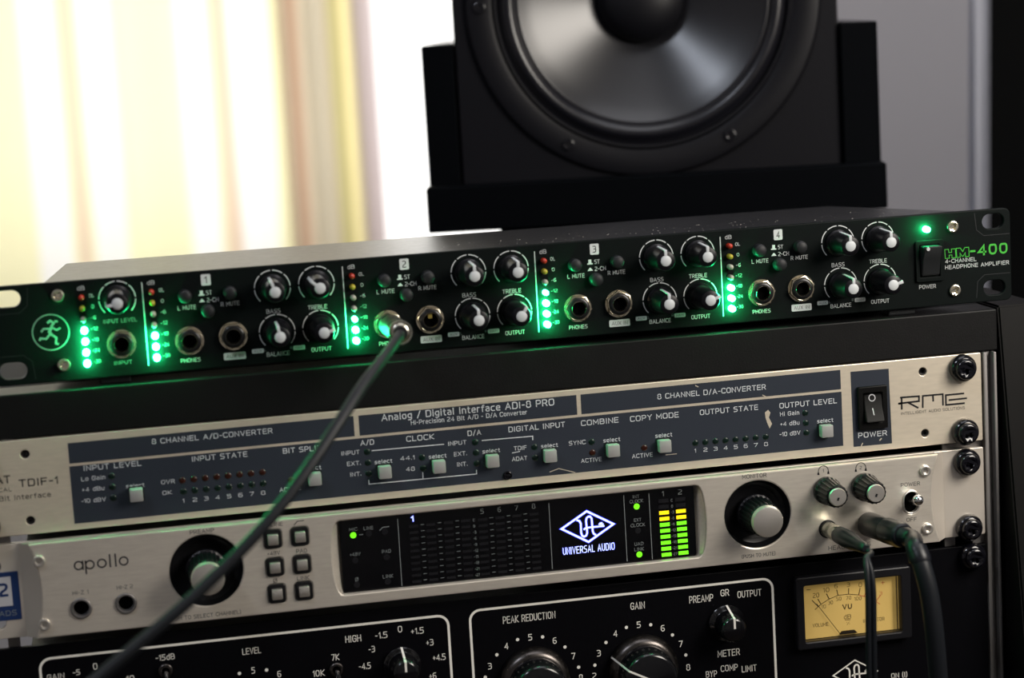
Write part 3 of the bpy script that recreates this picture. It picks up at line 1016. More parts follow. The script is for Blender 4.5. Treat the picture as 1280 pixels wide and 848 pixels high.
# round maker's emblem
ex, ez = A(63.5, 415.6)
eb = ribbon([(ex + 8.0 * math.cos(2 * PI * i / 48), ez + 8.0 * math.sin(2 * PI * i / 48)) for i in range(48)], .5, PY, None, True)
for pts, w in (([(-1.2, 4.2), (.2, 5.2), (1.6, 4.0), (.4, 2.6)], 1.0), ([(2.0, 4.8), (3.4, 4.6)], .9), ([(.6, 2.4), (-.6, 0.2), (.4, -1.4)], 1.3),
               ([(.6, 2.2), (2.6, .8), (4.4, 1.6)], .8), ([(-.4, 1.6), (-3.0, 1.8), (-4.2, .4)], .8), ([(.2, -1.0), (2.2, -2.6), (1.8, -5.2), (3.0, -5.6)], .9),
               ([(-.4, -.8), (-2.2, -2.8), (-4.8, -2.4), (-5.2, -3.4)], .9)):
    ribbon([(ex + a, ez + b) for a, b in pts], w, PY, eb)
obj('emblem', eb, 'print_dim', amp)

# power switch and model name
x0, z0 = A(1141, 302); x1, z1 = A(1182, 351)
x0, z0 = A(1143, 301.5)
x1 = A(1178.5, 300)[0]; z1 = A(1162, 352)[1]
bz = obj('power_switch', plate(rrect(x0, x1, z1, z0, 1, 3), [rrect(x0 + 2, x1 - 2.2, z1 + 2.2, z0 - 2.2, .4, 2)], AY - 1.3, AY, .3), 'amp_face', amp, smooth=40)
rb = bmesh.new()
prof = [(z1 + 2.6, -.2), (z1 + 3.4, -2.0), ((z0 + z1) / 2 + 1, -3.6), (z0 - 3.6, -6.4), (z0 - 2.6, -6.2), (z0 - 2.5, -.2)]
f = [rb.verts.new((x0 + 2.6, AY + y, z)) for z, y in prof]
g = [rb.verts.new((x1 - 2.8, AY + y, z)) for z, y in prof]
rb.faces.new(f[::-1]); rb.faces.new(g)
for i in range(len(prof)):
    j = (i + 1) % len(prof)
    rb.faces.new((f[i], f[j], g[j], g[i]))
bmesh.ops.recalc_face_normals(rb, faces=rb.faces)
bmesh.ops.bevel(rb, geom=rb.edges[:], offset=.35, segments=2, affect='EDGES')
rk = obj('rocker', rb, 'rubber', bz, smooth=40)
dx, dz_ = at(1160.5, 311.7, AY - 6.6)
obj('marker_dot', xform(lathe([(0, -.35), (.85, -.35), (.9, 0)], 16), Matrix.Translation((dx, AY - 6.35, dz_))), 'label_white', rk)
text(lt, 'POWER', 1159.5, 358.5, 21, 4.9, PY, .002)
text(lt, '4-CHANNEL', 1201, 325.5, 39, 5.0, PY, .012)
text(lt, 'HEADPHONE AMPLIFIER', 1221.5, 331.3, 80, 5.0, PY, .012)
gb = bmesh.new()
text(gb, '-400', 1236, 312.0, 47, 13.5, PY, .045)
o1 = bmesh.new()
hx, hzz = A(1181.5, 317.5); 
def hm_outline(bm, pts, closed=True):
    ribbon([A(*p) for p in pts], .32, PY, bm, closed)
hm_outline(gb, [(1180.8, 312.2), (1185.6, 311.8), (1186, 316), (1189.5, 315.6), (1189.1, 311.5), (1194.2, 311.1), (1194.9, 322.2), (1190, 322.6), (1189.8, 318.8), (1186.3, 319.2), (1186.7, 322.9), (1181.6, 323.4)])
hm_outline(gb, [(1195.2, 310.6), (1200.2, 310.2), (1203.4, 314.6), (1205.8, 309.6), (1210.8, 309.2), (1211.4, 320.6), (1206.8, 321), (1206.5, 315.8), (1204.2, 320.2), (1202.6, 320.4), (1199.9, 316.4), (1200.3, 321.6), (1195.9, 322)])
obj('model_name', gb, 'print_green', amp, label='green model name')
obj('lettering', lt, 'print', amp)
obj('dim_lettering', ld, 'print_dim', amp)
for v in lk.verts:
    v.co.y -= .04
obj('patch_lettering', lk, 'print_dark', amp, label='dark letters on the pale patches')

# ------------------------------------------------------------------ the converter (second unit)
cv = thing('audio_converter', 'champagne rack unit with slate panels and square grey buttons, directly below the top rail', 'converter', (0, 60, -31))
cz0, cz1 = -30.6, 12.9
YH = .0
def P0(px, py):
    return at(px, py, 0)
hA, hB, hC, hD = P0(1153.5, 467), P0(1156.5, 543), P0(31, 566), P0(38, 650)
zu, zd = (hA[1] + hC[1]) / 2, (hB[1] + hD[1]) / 2
notch = lambda s: [(s * 243, -27.0), (s * 243, cz1)]
outer = rrect(-241.3, 242.3, cz0, cz1, .8, 2)
cvf = obj('faceplate', plate(outer, [circle(hA[0], zu, 2.0, 20), circle(hB[0], zd, 2.0, 20), circle(hC[0], zu, 2.0, 20), circle(hD[0], zd, 2.0, 20)], 0, 3, .35), 'cream', cv, smooth=40)
obj('chassis', box(-218, 218, 6, 180, cz0 + .8, cz1 - .8, .5), 'rack', cv)
for h_, z_ in ((hA, zu), (hB, zd), (hC, zu), (hD, zd)):
    shared('hexsock', 'recessed_screw', lambda: lathe([(2.0, 1.2), (1.6, .9), (1.1, 1.0), (1.0, 2.4), (0, 2.4)], 16), 'sleeve', cvf, (h_[0], 0, z_), smooth=30)
QY = -.06
ROUND['style'] = .26
def zline(pts):
    return sum(P0(*p)[1] for p in pts) / len(pts)
zA = zline([(84, 551), (448.5, 519), (726, 494), (1050, 466)])
zBm = zline([(86, 577), (442, 544.5), (721.5, 519.5), (1051, 490)])
zCm = zline([(87, 580), (1052, 493)])
zDm = zline([(92.5, 652.5), (1054.5, 560)])
xs = [P0(85, 560)[0], P0(442.5, 532)[0], P0(448.8, 532)[0], P0(721, 507)[0], P0(726.3, 507)[0], P0(1050.8, 478)[0]]
tilt_r = (P0(84, 551)[1] - P0(1050, 466)[1]) / (xs[5] - xs[0])
def tl(x, z):
    return z + tilt_r * (x - (xs[0] + xs[5]) / 2)
def sl_quad(x0, x1, z0, z1, y=QY, bm=None):
    return flat([(x0, tl(x0, z0)), (x1, tl(x1, z0)), (x1, tl(x1, z1)), (x0, tl(x0, z1))], y, bm)
for a, b in ((0, 1), (2, 3), (4, 5)):
    obj('printed_panel', sl_quad(xs[a], xs[b], zBm, zA), 'slate', cvf)
xm0, xm1 = P0(89.5, 615)[0], P0(1053, 527)[0]
obj('printed_panel', sl_quad(xm0, xm1, zDm, zCm), 'slate', cvf)
obj('printed_panel', flat([P0(1063, 465), P0(1067, 559), P0(1115, 554.5), P0(1110.7, 461)], QY), 'slate', cvf)
TY = -.12
w = bmesh.new()
for s_, x, y, ww, hh, b_ in (('8 CHANNEL A/D-CONVERTER', 265.5, 545.5, 152, 6.6, .004), ('Analog / Digital Interface ADI-8 PRO', 585.5, 512.5, 217, 8.6, .004),
        ('Hi-Precision 24 Bit A/D - D/A Converter', 586.5, 522, 146, 5.6, 0), ('8 CHANNEL D/A-CONVERTER', 889.8, 490, 136, 6.6, .004),
        ('INPUT LEVEL', 140.5, 582.5, 73, 6.6, 0), ('INPUT STATE', 274.5, 571, 70, 6.6, .004), ('BIT SPLIT', 377.5, 562, 48, 6.6, .004),
        ('A/D', 459, 553.4, 17, 6.6, .004), ('CLOCK', 525.3, 547.5, 35, 6.8, .004), ('D/A', 593, 541.3, 17, 6.6, .004), ('DIGITAL INPUT', 671, 534, 71, 6.6, .004),
        ('COMBINE', 749.7, 527.2, 47, 6.8, .004), ('COPY MODE', 818, 521.3, 61, 6.8, .004), ('OUTPUT STATE', 911.3, 512.6, 73, 6.6, .004), ('OUTPUT LEVEL', 1010.3, 504.3, 72, 6.6, .004),
        ('Lo Gain', 116.5, 598, 30, 5.2, 0), ('+4 dBu', 116.5, 611.5, 28, 5.2, 0), ('-10 dBV', 117, 625.5, 31, 5.2, 0), ('select', 169, 607.3, 23, 5, .004),
        ('OVR', 210, 602.5, 17, 5.0, 0), ('OK', 209, 616.2, 12, 5.0, 0), ('ACTIVE', 363, 611.5, 27, 5.2, 0), ('select', 390, 585.3, 23, 5, .004),
        ('INPUT', 438, 566.3, 23, 5.2, 0), ('EXT.', 442.3, 579.6, 17, 5.2, 0), ('INT.', 444.5, 593, 14, 5.2, 0), ('select', 479.3, 577, 22, 5, .004),
        ('44.1', 509.2, 572.8, 18, 5.2, 0), ('48', 513, 586.5, 11, 5.2, 0), ('select', 547, 570.5, 22, 5, .004),
        ('INPUT', 571.5, 554, 23, 5.2, 0), ('EXT.', 575.5, 567.5, 16, 5.2, 0), ('INT.', 577.7, 580.5, 13, 5.2, 0), ('select', 614, 563.8, 22, 5, .004),
        ('TDIF', 650.3, 560.3, 16, 5.2, 0), ('ADAT', 649.5, 573.5, 19, 5.2, 0), ('select', 686.8, 557.2, 21, 5, .004),
        ('SYNC', 721.5, 553.6, 21, 5.2, 0), ('ACTIVE', 739.3, 575.3, 26, 5.2, 0), ('select', 764.7, 550, 21, 5, .004),
        ('ACTIVE', 803, 569.6, 26, 5.2, 0), ('select', 829.7, 544.2, 21, 5, .004),
        ('Hi Gain', 987, 517, 24, 5.2, 0), ('+4 dBu', 987.3, 529.5, 24, 5.2, 0), ('-10 dBV', 987.5, 542.2, 26, 5.2, 0), ('select', 1031.5, 526, 20, 5, .004), ('POWER', 1090.8, 543, 36, 6.6, .006)):
    text(w, s_, x, y, ww, hh, TY, b_ + .006)
for i in range(8):
    t = i / 7
    text(w, str(i + 1), 229.5 + 99.5 * t, 626.3 - 10 * t, 5.5 if i else 3, 5.0, TY, .008)
    text(w, str(i + 1), 869.2 + 88.3 * t, 563.6 - 8.2 * t, 5 if i else 2.6, 4.8, TY, .008)
for pts in ([(464.5, 563.7), (555, 555.6)], [(461, 600.3), (461.3, 605.6), (595.8, 592.8), (595.5, 587.6)], [(528.4, 590.5), (528.8, 599.2)],
            [(602.3, 551), (665.8, 545.5), (666, 550.5)]):
    pribbon(pts, 1.0, TY, w)
pribbon([(640, 555.6 + 11), (650, 564.6)], .8, TY, w)
obj('lettering', w, 'white_print', cvf)
wk = bmesh.new()
pribbon([(687, 590.4), (698.5, 586), (719, 591)], 1.0, TY, wk)
flat([P0(956, 516), P0(960, 512.5), (P0(963, 516)), P0(961, 522), P0(965, 530), P0(962, 536), P0(959, 529), P0(957, 523)], TY, wk)
pribbon([(1076, 559), (1078.5, 554)], 1.2, TY, wk)
pribbon([(1099.5, 551), (1102, 548.2)], 1.6, TY, wk)
pribbon([(869, 482), (873, 484)], 1.2, TY, wk)
pribbon([(953, 494), (958, 496.5)], 1.2, TY, wk)
pribbon([(832, 569), (846, 567.6)], .8, TY, wk)
obj('paint_chips', wk, 'cream', cvf)
lo = []
def lens(px, py, k_):
    x, z = P0(px, py)
    shared('lens' + k_, 'status_light', lens_mesh(1.55), k_, cvf, (x, QY, z), smooth=60, label='unlit dark red light' if k_ == 'led_dr' else 'unlit dark green light')
for i in range(8):
    t = i / 7
    lens(228 + 100 * t, 600.7 - 10.2 * t, 'led_dr')
    lens(229.5 + 99.5 * t, 614.5 - 10 * t, 'led_dg')
    lens(869.2 + 88 * t, 554 - 7.7 * t, 'led_dg')
for p in ((139.5, 595.5), (140.5, 609), (141.7, 622.7), (459, 565), (460, 578.5), (461, 592.2), (527.7, 572), (529, 585.6), (594, 553), (595, 566), (596, 579.6), (668, 559),
          (669, 572.4), (739.5, 552.6), (1006.5, 516.5), (1007.2, 529), (1008, 541.2)):
    lens(p[0], p[1], 'led_dg')
for p in ((364, 600.6), (740.5, 566), (805.2, 560)):
    lens(p[0], p[1], 'led_dr')
def sqbtn():
    b = box(-2.95, 2.95, -4.6, 0, -2.95, 2.95, .5, seg=2)
    return b
def sqwell():
    return plate(rrect(-3.5, 3.5, -3.5, 3.5, .5, 2), [rrect(-3.0, 3.0, -3.0, 3.0, .3, 2)], -.25, 0)
for p in ((170.5, 620), (394, 600), (481.7, 591.5), (549.5, 584.5), (616.5, 577.5), (688.7, 571), (767.5, 564.3), (832, 558.7), (1034.7, 539.8)):
    x, z = at(p[0], p[1], -4.6)
    b_ = shared('sqbtn', 'select_button', sqbtn, 'btn', cvf, (x, QY, z), smooth=40)
    shared('sqwell', 'button_well', sqwell, 'sleeve', b_, (x, QY, z))
x, z = P0(634.5, 594.5)
shared('sm_screw', 'small_screw', phillips(2.1, .9, 1.1, .3, .6), 'rackscrew', cvf, (x, QY, z))
# rocker power switch
x0, z0 = P0(1070.5, 484); x1, z1 = P0(1108.5, 534)
sw = obj('power_switch', plate(rrect(x0, x1, z1, z0, .6, 2), [rrect(x0 + 2.6, x1 - 2.6, z1 + 3.2, z0 - 3.2, .4, 2)], -2.2, QY, .4), 'rocker', cvf, smooth=40)
rb = bmesh.new()
prof = [(z1 + 3.5, -.2), (z1 + 4.2, -5.4), ((z0 + z1) / 2, -2.8), (z0 - 4.2, -1.8), (z0 - 3.5, -.2)]
f = [rb.verts.new((x0 + 2.9, y, z)) for z, y in prof]
g = [rb.verts.new((x1 - 2.9, y, z)) for z, y in prof]
rb.faces.new(f[::-1]); rb.faces.new(g)
for i in range(len(prof)):
    j = (i + 1) % len(prof)
    rb.faces.new((f[i], f[j], g[j], g[i]))
bmesh.ops.recalc_face_normals(rb, faces=rb.faces)
bmesh.ops.bevel(rb, geom=rb.edges[:], offset=.3, segments=2, affect='EDGES')
rk = obj('rocker', rb, 'rocker', sw, smooth=40)
mk = bmesh.new()
cx_, cz_ = at(1090.3, 497.7, -2.6)
def on_rocker(x, z):
    if z > (z0 + z1) / 2:
        t = (z - (z0 + z1) / 2) / (z0 - 4.2 - (z0 + z1) / 2)
        y = -2.8 + t * 1.0
    else:
        t = ((z0 + z1) / 2 - z) / ((z0 + z1) / 2 - z1 - 4.2)
        y = -2.8 - t * 2.6
    return y - .25
r1 = ribbon([(cx_ + 1.55 * math.cos(2 * PI * i / 24), cz_ + 1.55 * math.sin(2 * PI * i / 24)) for i in range(24)], .42, 0, None, True)
ix, iz = at(1092.5, 515, -4.6)
ribbon([(ix - .1, iz + 1.5), (ix + .1, iz - 1.7)], .5, 0, r1)
for v in r1.verts:
    v.co.y = on_rocker(v.co.x, v.co.z)
obj('switch_marks', r1, 'label_white', rk, label='white circle and bar')
# maker's mark, right ear
lg = bmesh.new()
def c8(pts):
    return [(960 + a / 4, 430 + b / 4) for a, b in pts]
for pts in ([(660, 269.5), (755, 262), (755, 287), (652, 299)], [(668, 270), (669, 329)], [(699, 293), (752, 321)], [(774, 321), (774, 261), (874, 252), (875, 309)],
            [(825, 258), (826, 289)], [(981, 248), (889, 257), (890, 306), (984, 297)], [(903, 282), (995, 272)]):
    pribbon(c8(pts), 2.3, QY, lg)
pribbon(c8([(651, 300), (668, 299)]), 2.3, QY, lg)
text(lg, 'INTELLIGENT AUDIO SOLUTIONS', 1166.3, 513.6, 80, 3.6, QY, .004)
text(lg, 'TDIF-1', 48, 602.5, 49, 9.5, QY, .03)
text(lg, '24 Bit Interface', 22, 622, 84, 6.4, QY, .012)
text(lg, 'ADAT', -6, 601, 38, 10, QY, .03)
text(lg, 'OPTICAL', -4, 613.5, 38, 5, QY, .01)
obj('dark_lettering', lg, 'print_dark', cvf)
ROUND['style'] = .42

# the rack screws that hold the units
def rscrew(px, py, parent, nm='rack_screw', X=232.6, yb=0.0):
    x, z = at(px, py, yb - 4.5)
    shared('rscrew', nm, rack_screw_mesh, 'rackscrew', parent, (x, yb, z), smooth=45, rot=(0, random.uniform(-.4, .4), 0))
rscrew(1206.5, 461.5, cv)
rscrew(1209.5, 541.5, cv)
for zz_ in (zu + 1, zd - 1):
    shared('rscrew', 'rack_screw', rack_screw_mesh, 'rackscrew', cv, (-232.6, 0, zz_), smooth=45)

# ------------------------------------------------------------------ the audio interface (third unit)
IY = -6.0
def I(px, py, y=IY):
    return at(px, py, y)
ai = thing('audio_interface', 'silver interface with two big recessed knobs and a black lit display', 'audio interface', (0, 60, -78))
iz0, iz1 = -77.6, -34.0
ix0, ix1 = -214.5, 216.6
obj('ear_plate', plate(rrect(-242, 242.4, iz0, iz1, .8, 2), [slot(-232.6, -44, 10, 6.5), slot(-232.6, -70, 10, 6.5)], 0, 3, .3), 'silver_ear', ai, smooth=40)
obj('chassis', box(-216, 216, 6, 180, iz0 + .8, iz1 - .8, .5), 'rack', ai)
kx, kz = I(258, 713.5)
mx_, mz_ = I(947.2, 643.3)
KR, MR = 16.6, 16.4
# display opening
dq = [I(425.5, 652), I(869, 608), I(871.5, 697), I(431.5, 743)]
dx0, dx1 = (dq[0][0] + dq[3][0]) / 2, (dq[1][0] + dq[2][0]) / 2
dz1, dz0 = (dq[0][1] + dq[1][1]) / 2, (dq[2][1] + dq[3][1]) / 2
sc0 = 4.5
win_o = rrect(dx0 - .2, dx1 + .2, dz0 - .2, dz1 + .2, 1.6, 4)
def scoop(s):
    # half-moon cut beside the display
    xe = dx1 + .2 if s > 0 else dx0 - .2
    return xe
wo = []
n_ = 14
zc_ = (dz0 + dz1) / 2
hh = (dz1 - dz0) / 2 + .2
for i in range(n_ + 1):
    a = -PI / 2 + PI * i / n_
    wo.append((dx1 + .2 + 4.6 * math.cos(a) ** .8 if math.cos(a) > 1e-6 else dx1 + .2, zc_ + hh * math.sin(a)))
for i in range(n_ + 1):
    a = PI / 2 + PI * i / n_
    c_ = -math.cos(a)
    wo.append((dx0 - .2 - 4.6 * (c_ ** .8 if c_ > 1e-6 else 0), zc_ + hh * math.sin(a)))
cells = []
bpx = [(341, 674), (374.5, 670.5), (344, 709), (378, 705.5), (346, 742), (380.5, 739)]
bx_ = [(I(341, 674)[0] + I(344, 709)[0] + I(345.8, 742)[0]) / 3, (I(374.3, 670.8)[0] + I(378, 705.5)[0] + I(380, 739)[0]) / 3]
bz_ = [(I(341, 674)[1] + I(374.3, 670.8)[1]) / 2, (I(344, 709)[1] + I(378, 705.5)[1]) / 2, (I(345.8, 742)[1] + I(380, 739)[1]) / 2]
btns = [(x, z) for z in bz_ for x in bx_]
tx_, tz_ = I(1139, 628)
holes = [circle(kx, kz, KR, 64), circle(mx_, mz_, MR, 64), wo, circle(*I(101.5, 761), 4.3, 28), circle(*I(157.5, 754.7), 4.3, 28),
         rrect(tx_ - 4.1, tx_ + 4.1, tz_ - 5.6, tz_ + 5.6, 4.05, 8)]
holes += [rrect(x - 3.9, x + 3.9, z - 4.3, z + 4.3, 1.4, 4) for x, z in btns]
# the ends of the thick face are cut to a shallow curve
fo = []
zc2, hh2 = (iz0 + iz1) / 2, (iz1 - iz0) / 2
for i in range(13):
    t = -1 + 2 * i / 12
    fo.append((ix1 - 3.8 * (1 - t * t) - 0.0, zc2 + hh2 * t))
for i in range(13):
    t = 1 - 2 * i / 12
    fo.append((ix0 + 3.8 * (1 - t * t), zc2 + hh2 * t))
face = plate(fo, holes, IY, -.1, .7)
aif = obj('faceplate', face, 'silver', ai, smooth=40)
# sloped cheeks at the ends
for s_ in (1, -1):
    b = bmesh.new()
    A_, B_ = [], []
    for i in range(13):
        t = -1 + 2 * i / 12
        xe = (ix1 - 3.8 * (1 - t * t)) if s_ > 0 else (ix0 + 3.8 * (1 - t * t))
        A_.append(b.verts.new((xe - s_ * .4, IY + .6, zc2 + (hh2 - .1) * t)))
        B_.append(b.verts.new(((ix1 + 4.6) * 1 if s_ > 0 else ix0 - 4.6, -.05, zc2 + (hh2 - .1) * t)))
    for i in range(12):
        b.faces.new((A_[i], B_[i], B_[i + 1], A_[i + 1]))
    obj('end_cheek', b, 'silver_ear', aif, smooth=40)
# scoops beside the display
for s_ in (1, -1):
    xe = dx1 + .1 if s_ > 0 else dx0 - .1
    b = bmesh.new()
    A_, B_ = [], []
    for i in range(17):
        a = -PI / 2 + PI * i / 16
        c_ = max(0, math.cos(a)) ** .8
        A_.append(b.verts.new((xe + s_ * (4.8 * c_ + .1), IY + .75, zc_ + (hh + .1) * math.sin(a))))
        B_.append(b.verts.new((xe, -.8, zc_ + (hh + .1) * math.sin(a))))
    for i in range(16):
        try:
            b.faces.new((A_[i], B_[i], B_[i + 1], A_[i + 1]))
        except ValueError:
            pass
    obj('display_scoop', b, 'silver', aif, smooth=50)
SYD = -3.2
disp = obj('display', plate(win_o, [], SYD, -.2), 'screen', aif, label='black glass display with lit meters')
DY = SYD - .05
def D(px, py):
    return at(px, py, SYD)
d_dim, d_lit, d_halo = bmesh.new(), bmesh.new(), bmesh.new()
for s_, x, y, ww, hh_ in (('MIC', 441.5, 662, 10, 4.2), ('LINE', 460.5, 660.5, 12, 4.2), ('+48V', 444, 693.2, 13, 4.2), ('PAD', 483, 689.5, 11, 4.4), ('\u00d8', 446, 724.6, 4, 4.6), ('LINK', 485, 720.8, 13, 4.4),
        ('5', 602.5, 639.5, 4.2, 6.2), ('6', 624, 637.3, 4.2, 6.2), ('7', 645.5, 635.2, 4.2, 6.2), ('8', 667, 633, 4.2, 6.2),
        ('INT', 795, 621, 8.5, 4.2), ('CLOCK', 795.5, 626.8, 17, 4.2), ('EXT', 797, 650.2, 9, 4.2), ('CLOCK', 797.3, 656.6, 18, 4.2), ('UAD', 798.7, 680.2, 11, 4.2), ('LINK', 799, 686.8, 12, 4.2),
        ('1', 828.7, 617.3, 2.6, 6.2), ('2', 850, 615.3, 4.6, 6.2)):
    text(d_dim, s_, x, y, ww, hh_, DY, .0)
for a, b in (((497, 649), (502.5, 733)), ((686, 629), (690.5, 711.5)), ((779.5, 619.5), (784, 702)), ((811, 617), (815.5, 699.5))):
    ribbon([D(*a), D(*b)], .3, DY, d_dim)
ribbon([D(474.5, 663.5), D(478.5, 659.5), D(486.5, 658.6)], .35, DY, d_dim)
ribbon([D(449, 668.8), D(454, 668.3)], .3, DY, d_dim)
seg_names = ['C', '0', '-3', '-6', '-9', '-12', '-15', '-18', '-21', '-27']
c0 = [(517.2, 658.3), (538.6, 656), (560.6, 653.6), (582, 651.3), (603.6, 649.7), (625, 647.3), (646, 645), (667.5, 643)]
c1 = [(521.2, 727.3), (542.4, 725), (564.2, 722.3), (586, 719.9), (607, 717.8), (628.5, 715.2), (650.2, 713), (671.5, 710.6)]
for c in range(8):
    for r in range(10):
        t = r / 9
        x, z = D(c0[c][0] + (c1[c][0] - c0[c][0]) * t, c0[c][1] + (c1[c][1] - c0[c][1]) * t)
        shared('seg', 'meter_segment', lambda: box(-2.1, 2.1, -.12, 0, -.55, .55), 'seg_off', disp, (x, SYD, z))
        if c not in (3, 7):
            ribbon([(x + 3.2, z + .45), (x + 4.9, z + .45)], .22, DY, d_dim)
for r in range(10):
    t = r / 9
    text(d_dim, seg_names[r], 592.2 + 4.8 * t, 650.5 + 68.5 * t, {1: 2.2, 2: 4, 3: 6}[len(seg_names[r])], 3.4, DY)
    text(d_dim, seg_names[r], 839.6 + 4 * t, 625.7 + 67 * t, {1: 2.2, 2: 4, 3: 6}[len(seg_names[r])], 3.4, DY)
    for (xa_, ya_), (xb_, yb_) in (((829.2, 626.3), (833.2, 693.6)), ((850.2, 624.3), (854.3, 691.3))):
        x, z = D(xa_ + (xb_ - xa_) * t, ya_ + (yb_ - ya_) * t)
        k_ = 'seg_off' if r < 2 else ('seg_yellow' if r < 4 else 'seg_green')
        shared('oseg' + k_, 'output_segment', lambda: box(-2.4, 2.4, -.12, 0, -.88, .88), k_, disp, (x, SYD, z),
               label={'seg_off': 'unlit segment', 'seg_yellow': 'lit yellow segment', 'seg_green': 'lit green segment'}[k_])
for p, on in (((441.5, 669.5), 1), ((461, 667.3), 0), ((481, 665.3), 0), ((444, 701), 0), ((483.3, 696.8), 0), ((446, 731.5), 0), ((485, 727.3), 0), ((795.8, 633.5), 1), ((797.5, 663.6), 0), ((799.2, 693.5), 1)):
    x, z = D(*p)
    shared('dled%d' % on, 'display_light', lambda: lathe([(1.45, 0), (1.4, -.12), (0, -.14)], 20), 'seg_green' if on else 'seg_off', disp, (x, SYD, z), label='lit lime green light' if on else 'unlit light')
UA = [([(232, 440), (565, 205), (920, 375), (590, 612)], 26, True), ([(430, 322), (470, 335), (487, 370), (492, 490), (505, 530), (530, 543), (560, 528), (572, 490), (556, 330), (565, 295), (585, 277), (610, 275), (630, 300), (645, 470), (660, 505), (688, 520)], 24, False),
      ([(525, 450), (552, 428), (600, 420), (800, 400)], 22, False), ([(722, 378), (790, 378)], 18, False), ([(735, 362), (775, 358)], 14, False)]
def ua_logo(bm, f, y, dw=0.0):
    for pts, w_, cl in UA:
        ribbon([f(a, b) for a, b in pts], (w_ / 10.6 / 2.72 + dw), y, bm, cl)
ua_logo(d_lit, lambda a, b: D(680 + a / 10.6, 620 + b / 10.6), DY - .04)
ua_logo(d_halo, lambda a, b: D(680 + a / 10.6, 620 + b / 10.6), DY, .55)  # wider blue copy stands in for the glow round the emblem
text(d_lit, 'UNIVERSAL AUDIO', 736, 686.3, 65, 9, DY - .04, .02)
text(d_halo, 'UNIVERSAL AUDIO', 736, 686.3, 66, 9.6, DY, .055)
text(d_lit, '1', 515.6, 648.8, 3.4, 7, DY - .04, .05)
text(d_halo, '1', 515.6, 648.8, 5.0, 8, DY, .09)
obj('display_lettering', d_dim, 'print_dim', disp)
obj('lit_logo', d_lit, 'logo_blue', disp, label='white and blue lit emblem and name')
obj('logo_glow', d_halo, 'logo_halo', disp, label='blue glow drawn round the lit emblem')

# big recessed knobs
def bigwell(R_):
    return lathe([(R_ + .1, IY + .5), (R_ - .6, IY + 1.8), (R_ - 1.6, IY + 4.2), (R_ - 3.6, IY + 5.2), (R_ - 4.2, IY + 5.7), (0, IY + 5.9)], 64)
def bigknob():
    return lathe([(9.4, -.6), (9.2, -2.0), (8.6, -2.6), (8.2, -17.0), (7.6, -17.6), (0, -17.6)], 96, flute=(24, .42, -17.2, -2.3))
def bigcap():
    return lathe([(7.55, -17.2), (7.55, -19.6), (7.2, -20.3), (6.6, -20.5), (0, -20.6)], 56)
for (x, z, R_, nm) in ((kx, kz, KR, 'preamp_knob'), (mx_, mz_, MR, 'monitor_knob')):
    b = bigwell(R_)
    xform(b, Matrix.Translation((x, 0, z)))
    wl = obj('knob_well', b, 'sleeve', aif, smooth=40, label='black recess')
    lr = lathe([(R_ + .75, IY - .02), (R_ + .2, IY + .25), (R_ - .15, IY + 1.2)], 64)
    xform(lr, Matrix.Translation((x, 0, z)))
    obj('knob_rim', lr, 'silver_cap', aif, smooth=60)
    kb = shared('bk', nm, bigknob, 'knob', ai, (x, -2, z), smooth=30)
    shared('bc', 'knob_cap', bigcap, 'silver_cap', kb, (x, -2, z), smooth=45, label='brushed metal cap')
# small headphone knobs
def smknob():
    return lathe([(6.6, -.1), (6.9, -.8), (6.8, -3), (6.3, -4), (5.6, -14.8), (5.2, -15.3), (4.6, -15.5), (0, -15.5)], 84, flute=(17, .45, -14.9, -3.5))
def smcap():
    return lathe([(4.35, -15.3), (4.35, -16.2), (4.0, -16.6), (0, -16.7)], 40)
for p in ((1033, 612.8), (1080, 608.2)):
    x, z = I(*p)
    kb = shared('sk', 'headphone_knob', smknob, 'knob', ai, (x, IY, z), smooth=30)
    cp = shared('sc', 'knob_cap', smcap, 'silver_cap', kb, (x, IY, z), smooth=45, label='brushed metal cap')
    ob = ribbon([(x - .3, z - 1.6), (x + .3, z - .2)], 1.0, IY - 16.8)
    obj('cap_mark', ob, 'print_dark', kb)
# square buttons in black wells
def ib_well():
    return plate(rrect(-3.95, 3.95, -4.35, 4.35, 1.4, 4), [rrect(-2.55, 2.55, -2.6, 2.6, .5, 3)], -.9, 1.2, .35)
def ib_btn():
    b = box(-2.45, 2.45, -2.6, 1.0, -2.5, 2.5, .5)
    return b
for x, z in btns:
    wl = shared('ibw', 'button_surround', ib_well, 'sleeve', aif, (x, IY, z), smooth=40)
    shared('ibb', 'push_button', ib_btn, 'silver_cap', wl, (x, IY, z), smooth=40, label='silver square button')
def inst_jack_ring():
    return lathe([(4.9, -.1), (4.8, -.7), (4.3, -1.0), (3.7, -.8), (3.4, .6), (3.3, 3)], 32)
for p in ((101.5, 761), (157.5, 754.7)):
    x, z = I(*p)
    j_ = shared('ijr', 'instrument_socket', inst_jack_ring, 'rail', aif, (x, IY, z), smooth=50)
    shared('ijh', 'socket_hole', lambda: lathe([(3.35, 2.6), (0, 2.7)], 24), 'hole', j_, (x, IY, z))
for p in ((1156, 588.5), (1159, 661), (48.5, 702), (55.5, 781)):
    x, z = I(*p)
    shared('allen', 'face_screw', allen_mesh, 'silver_cap', aif, (x, IY, z), smooth=40)
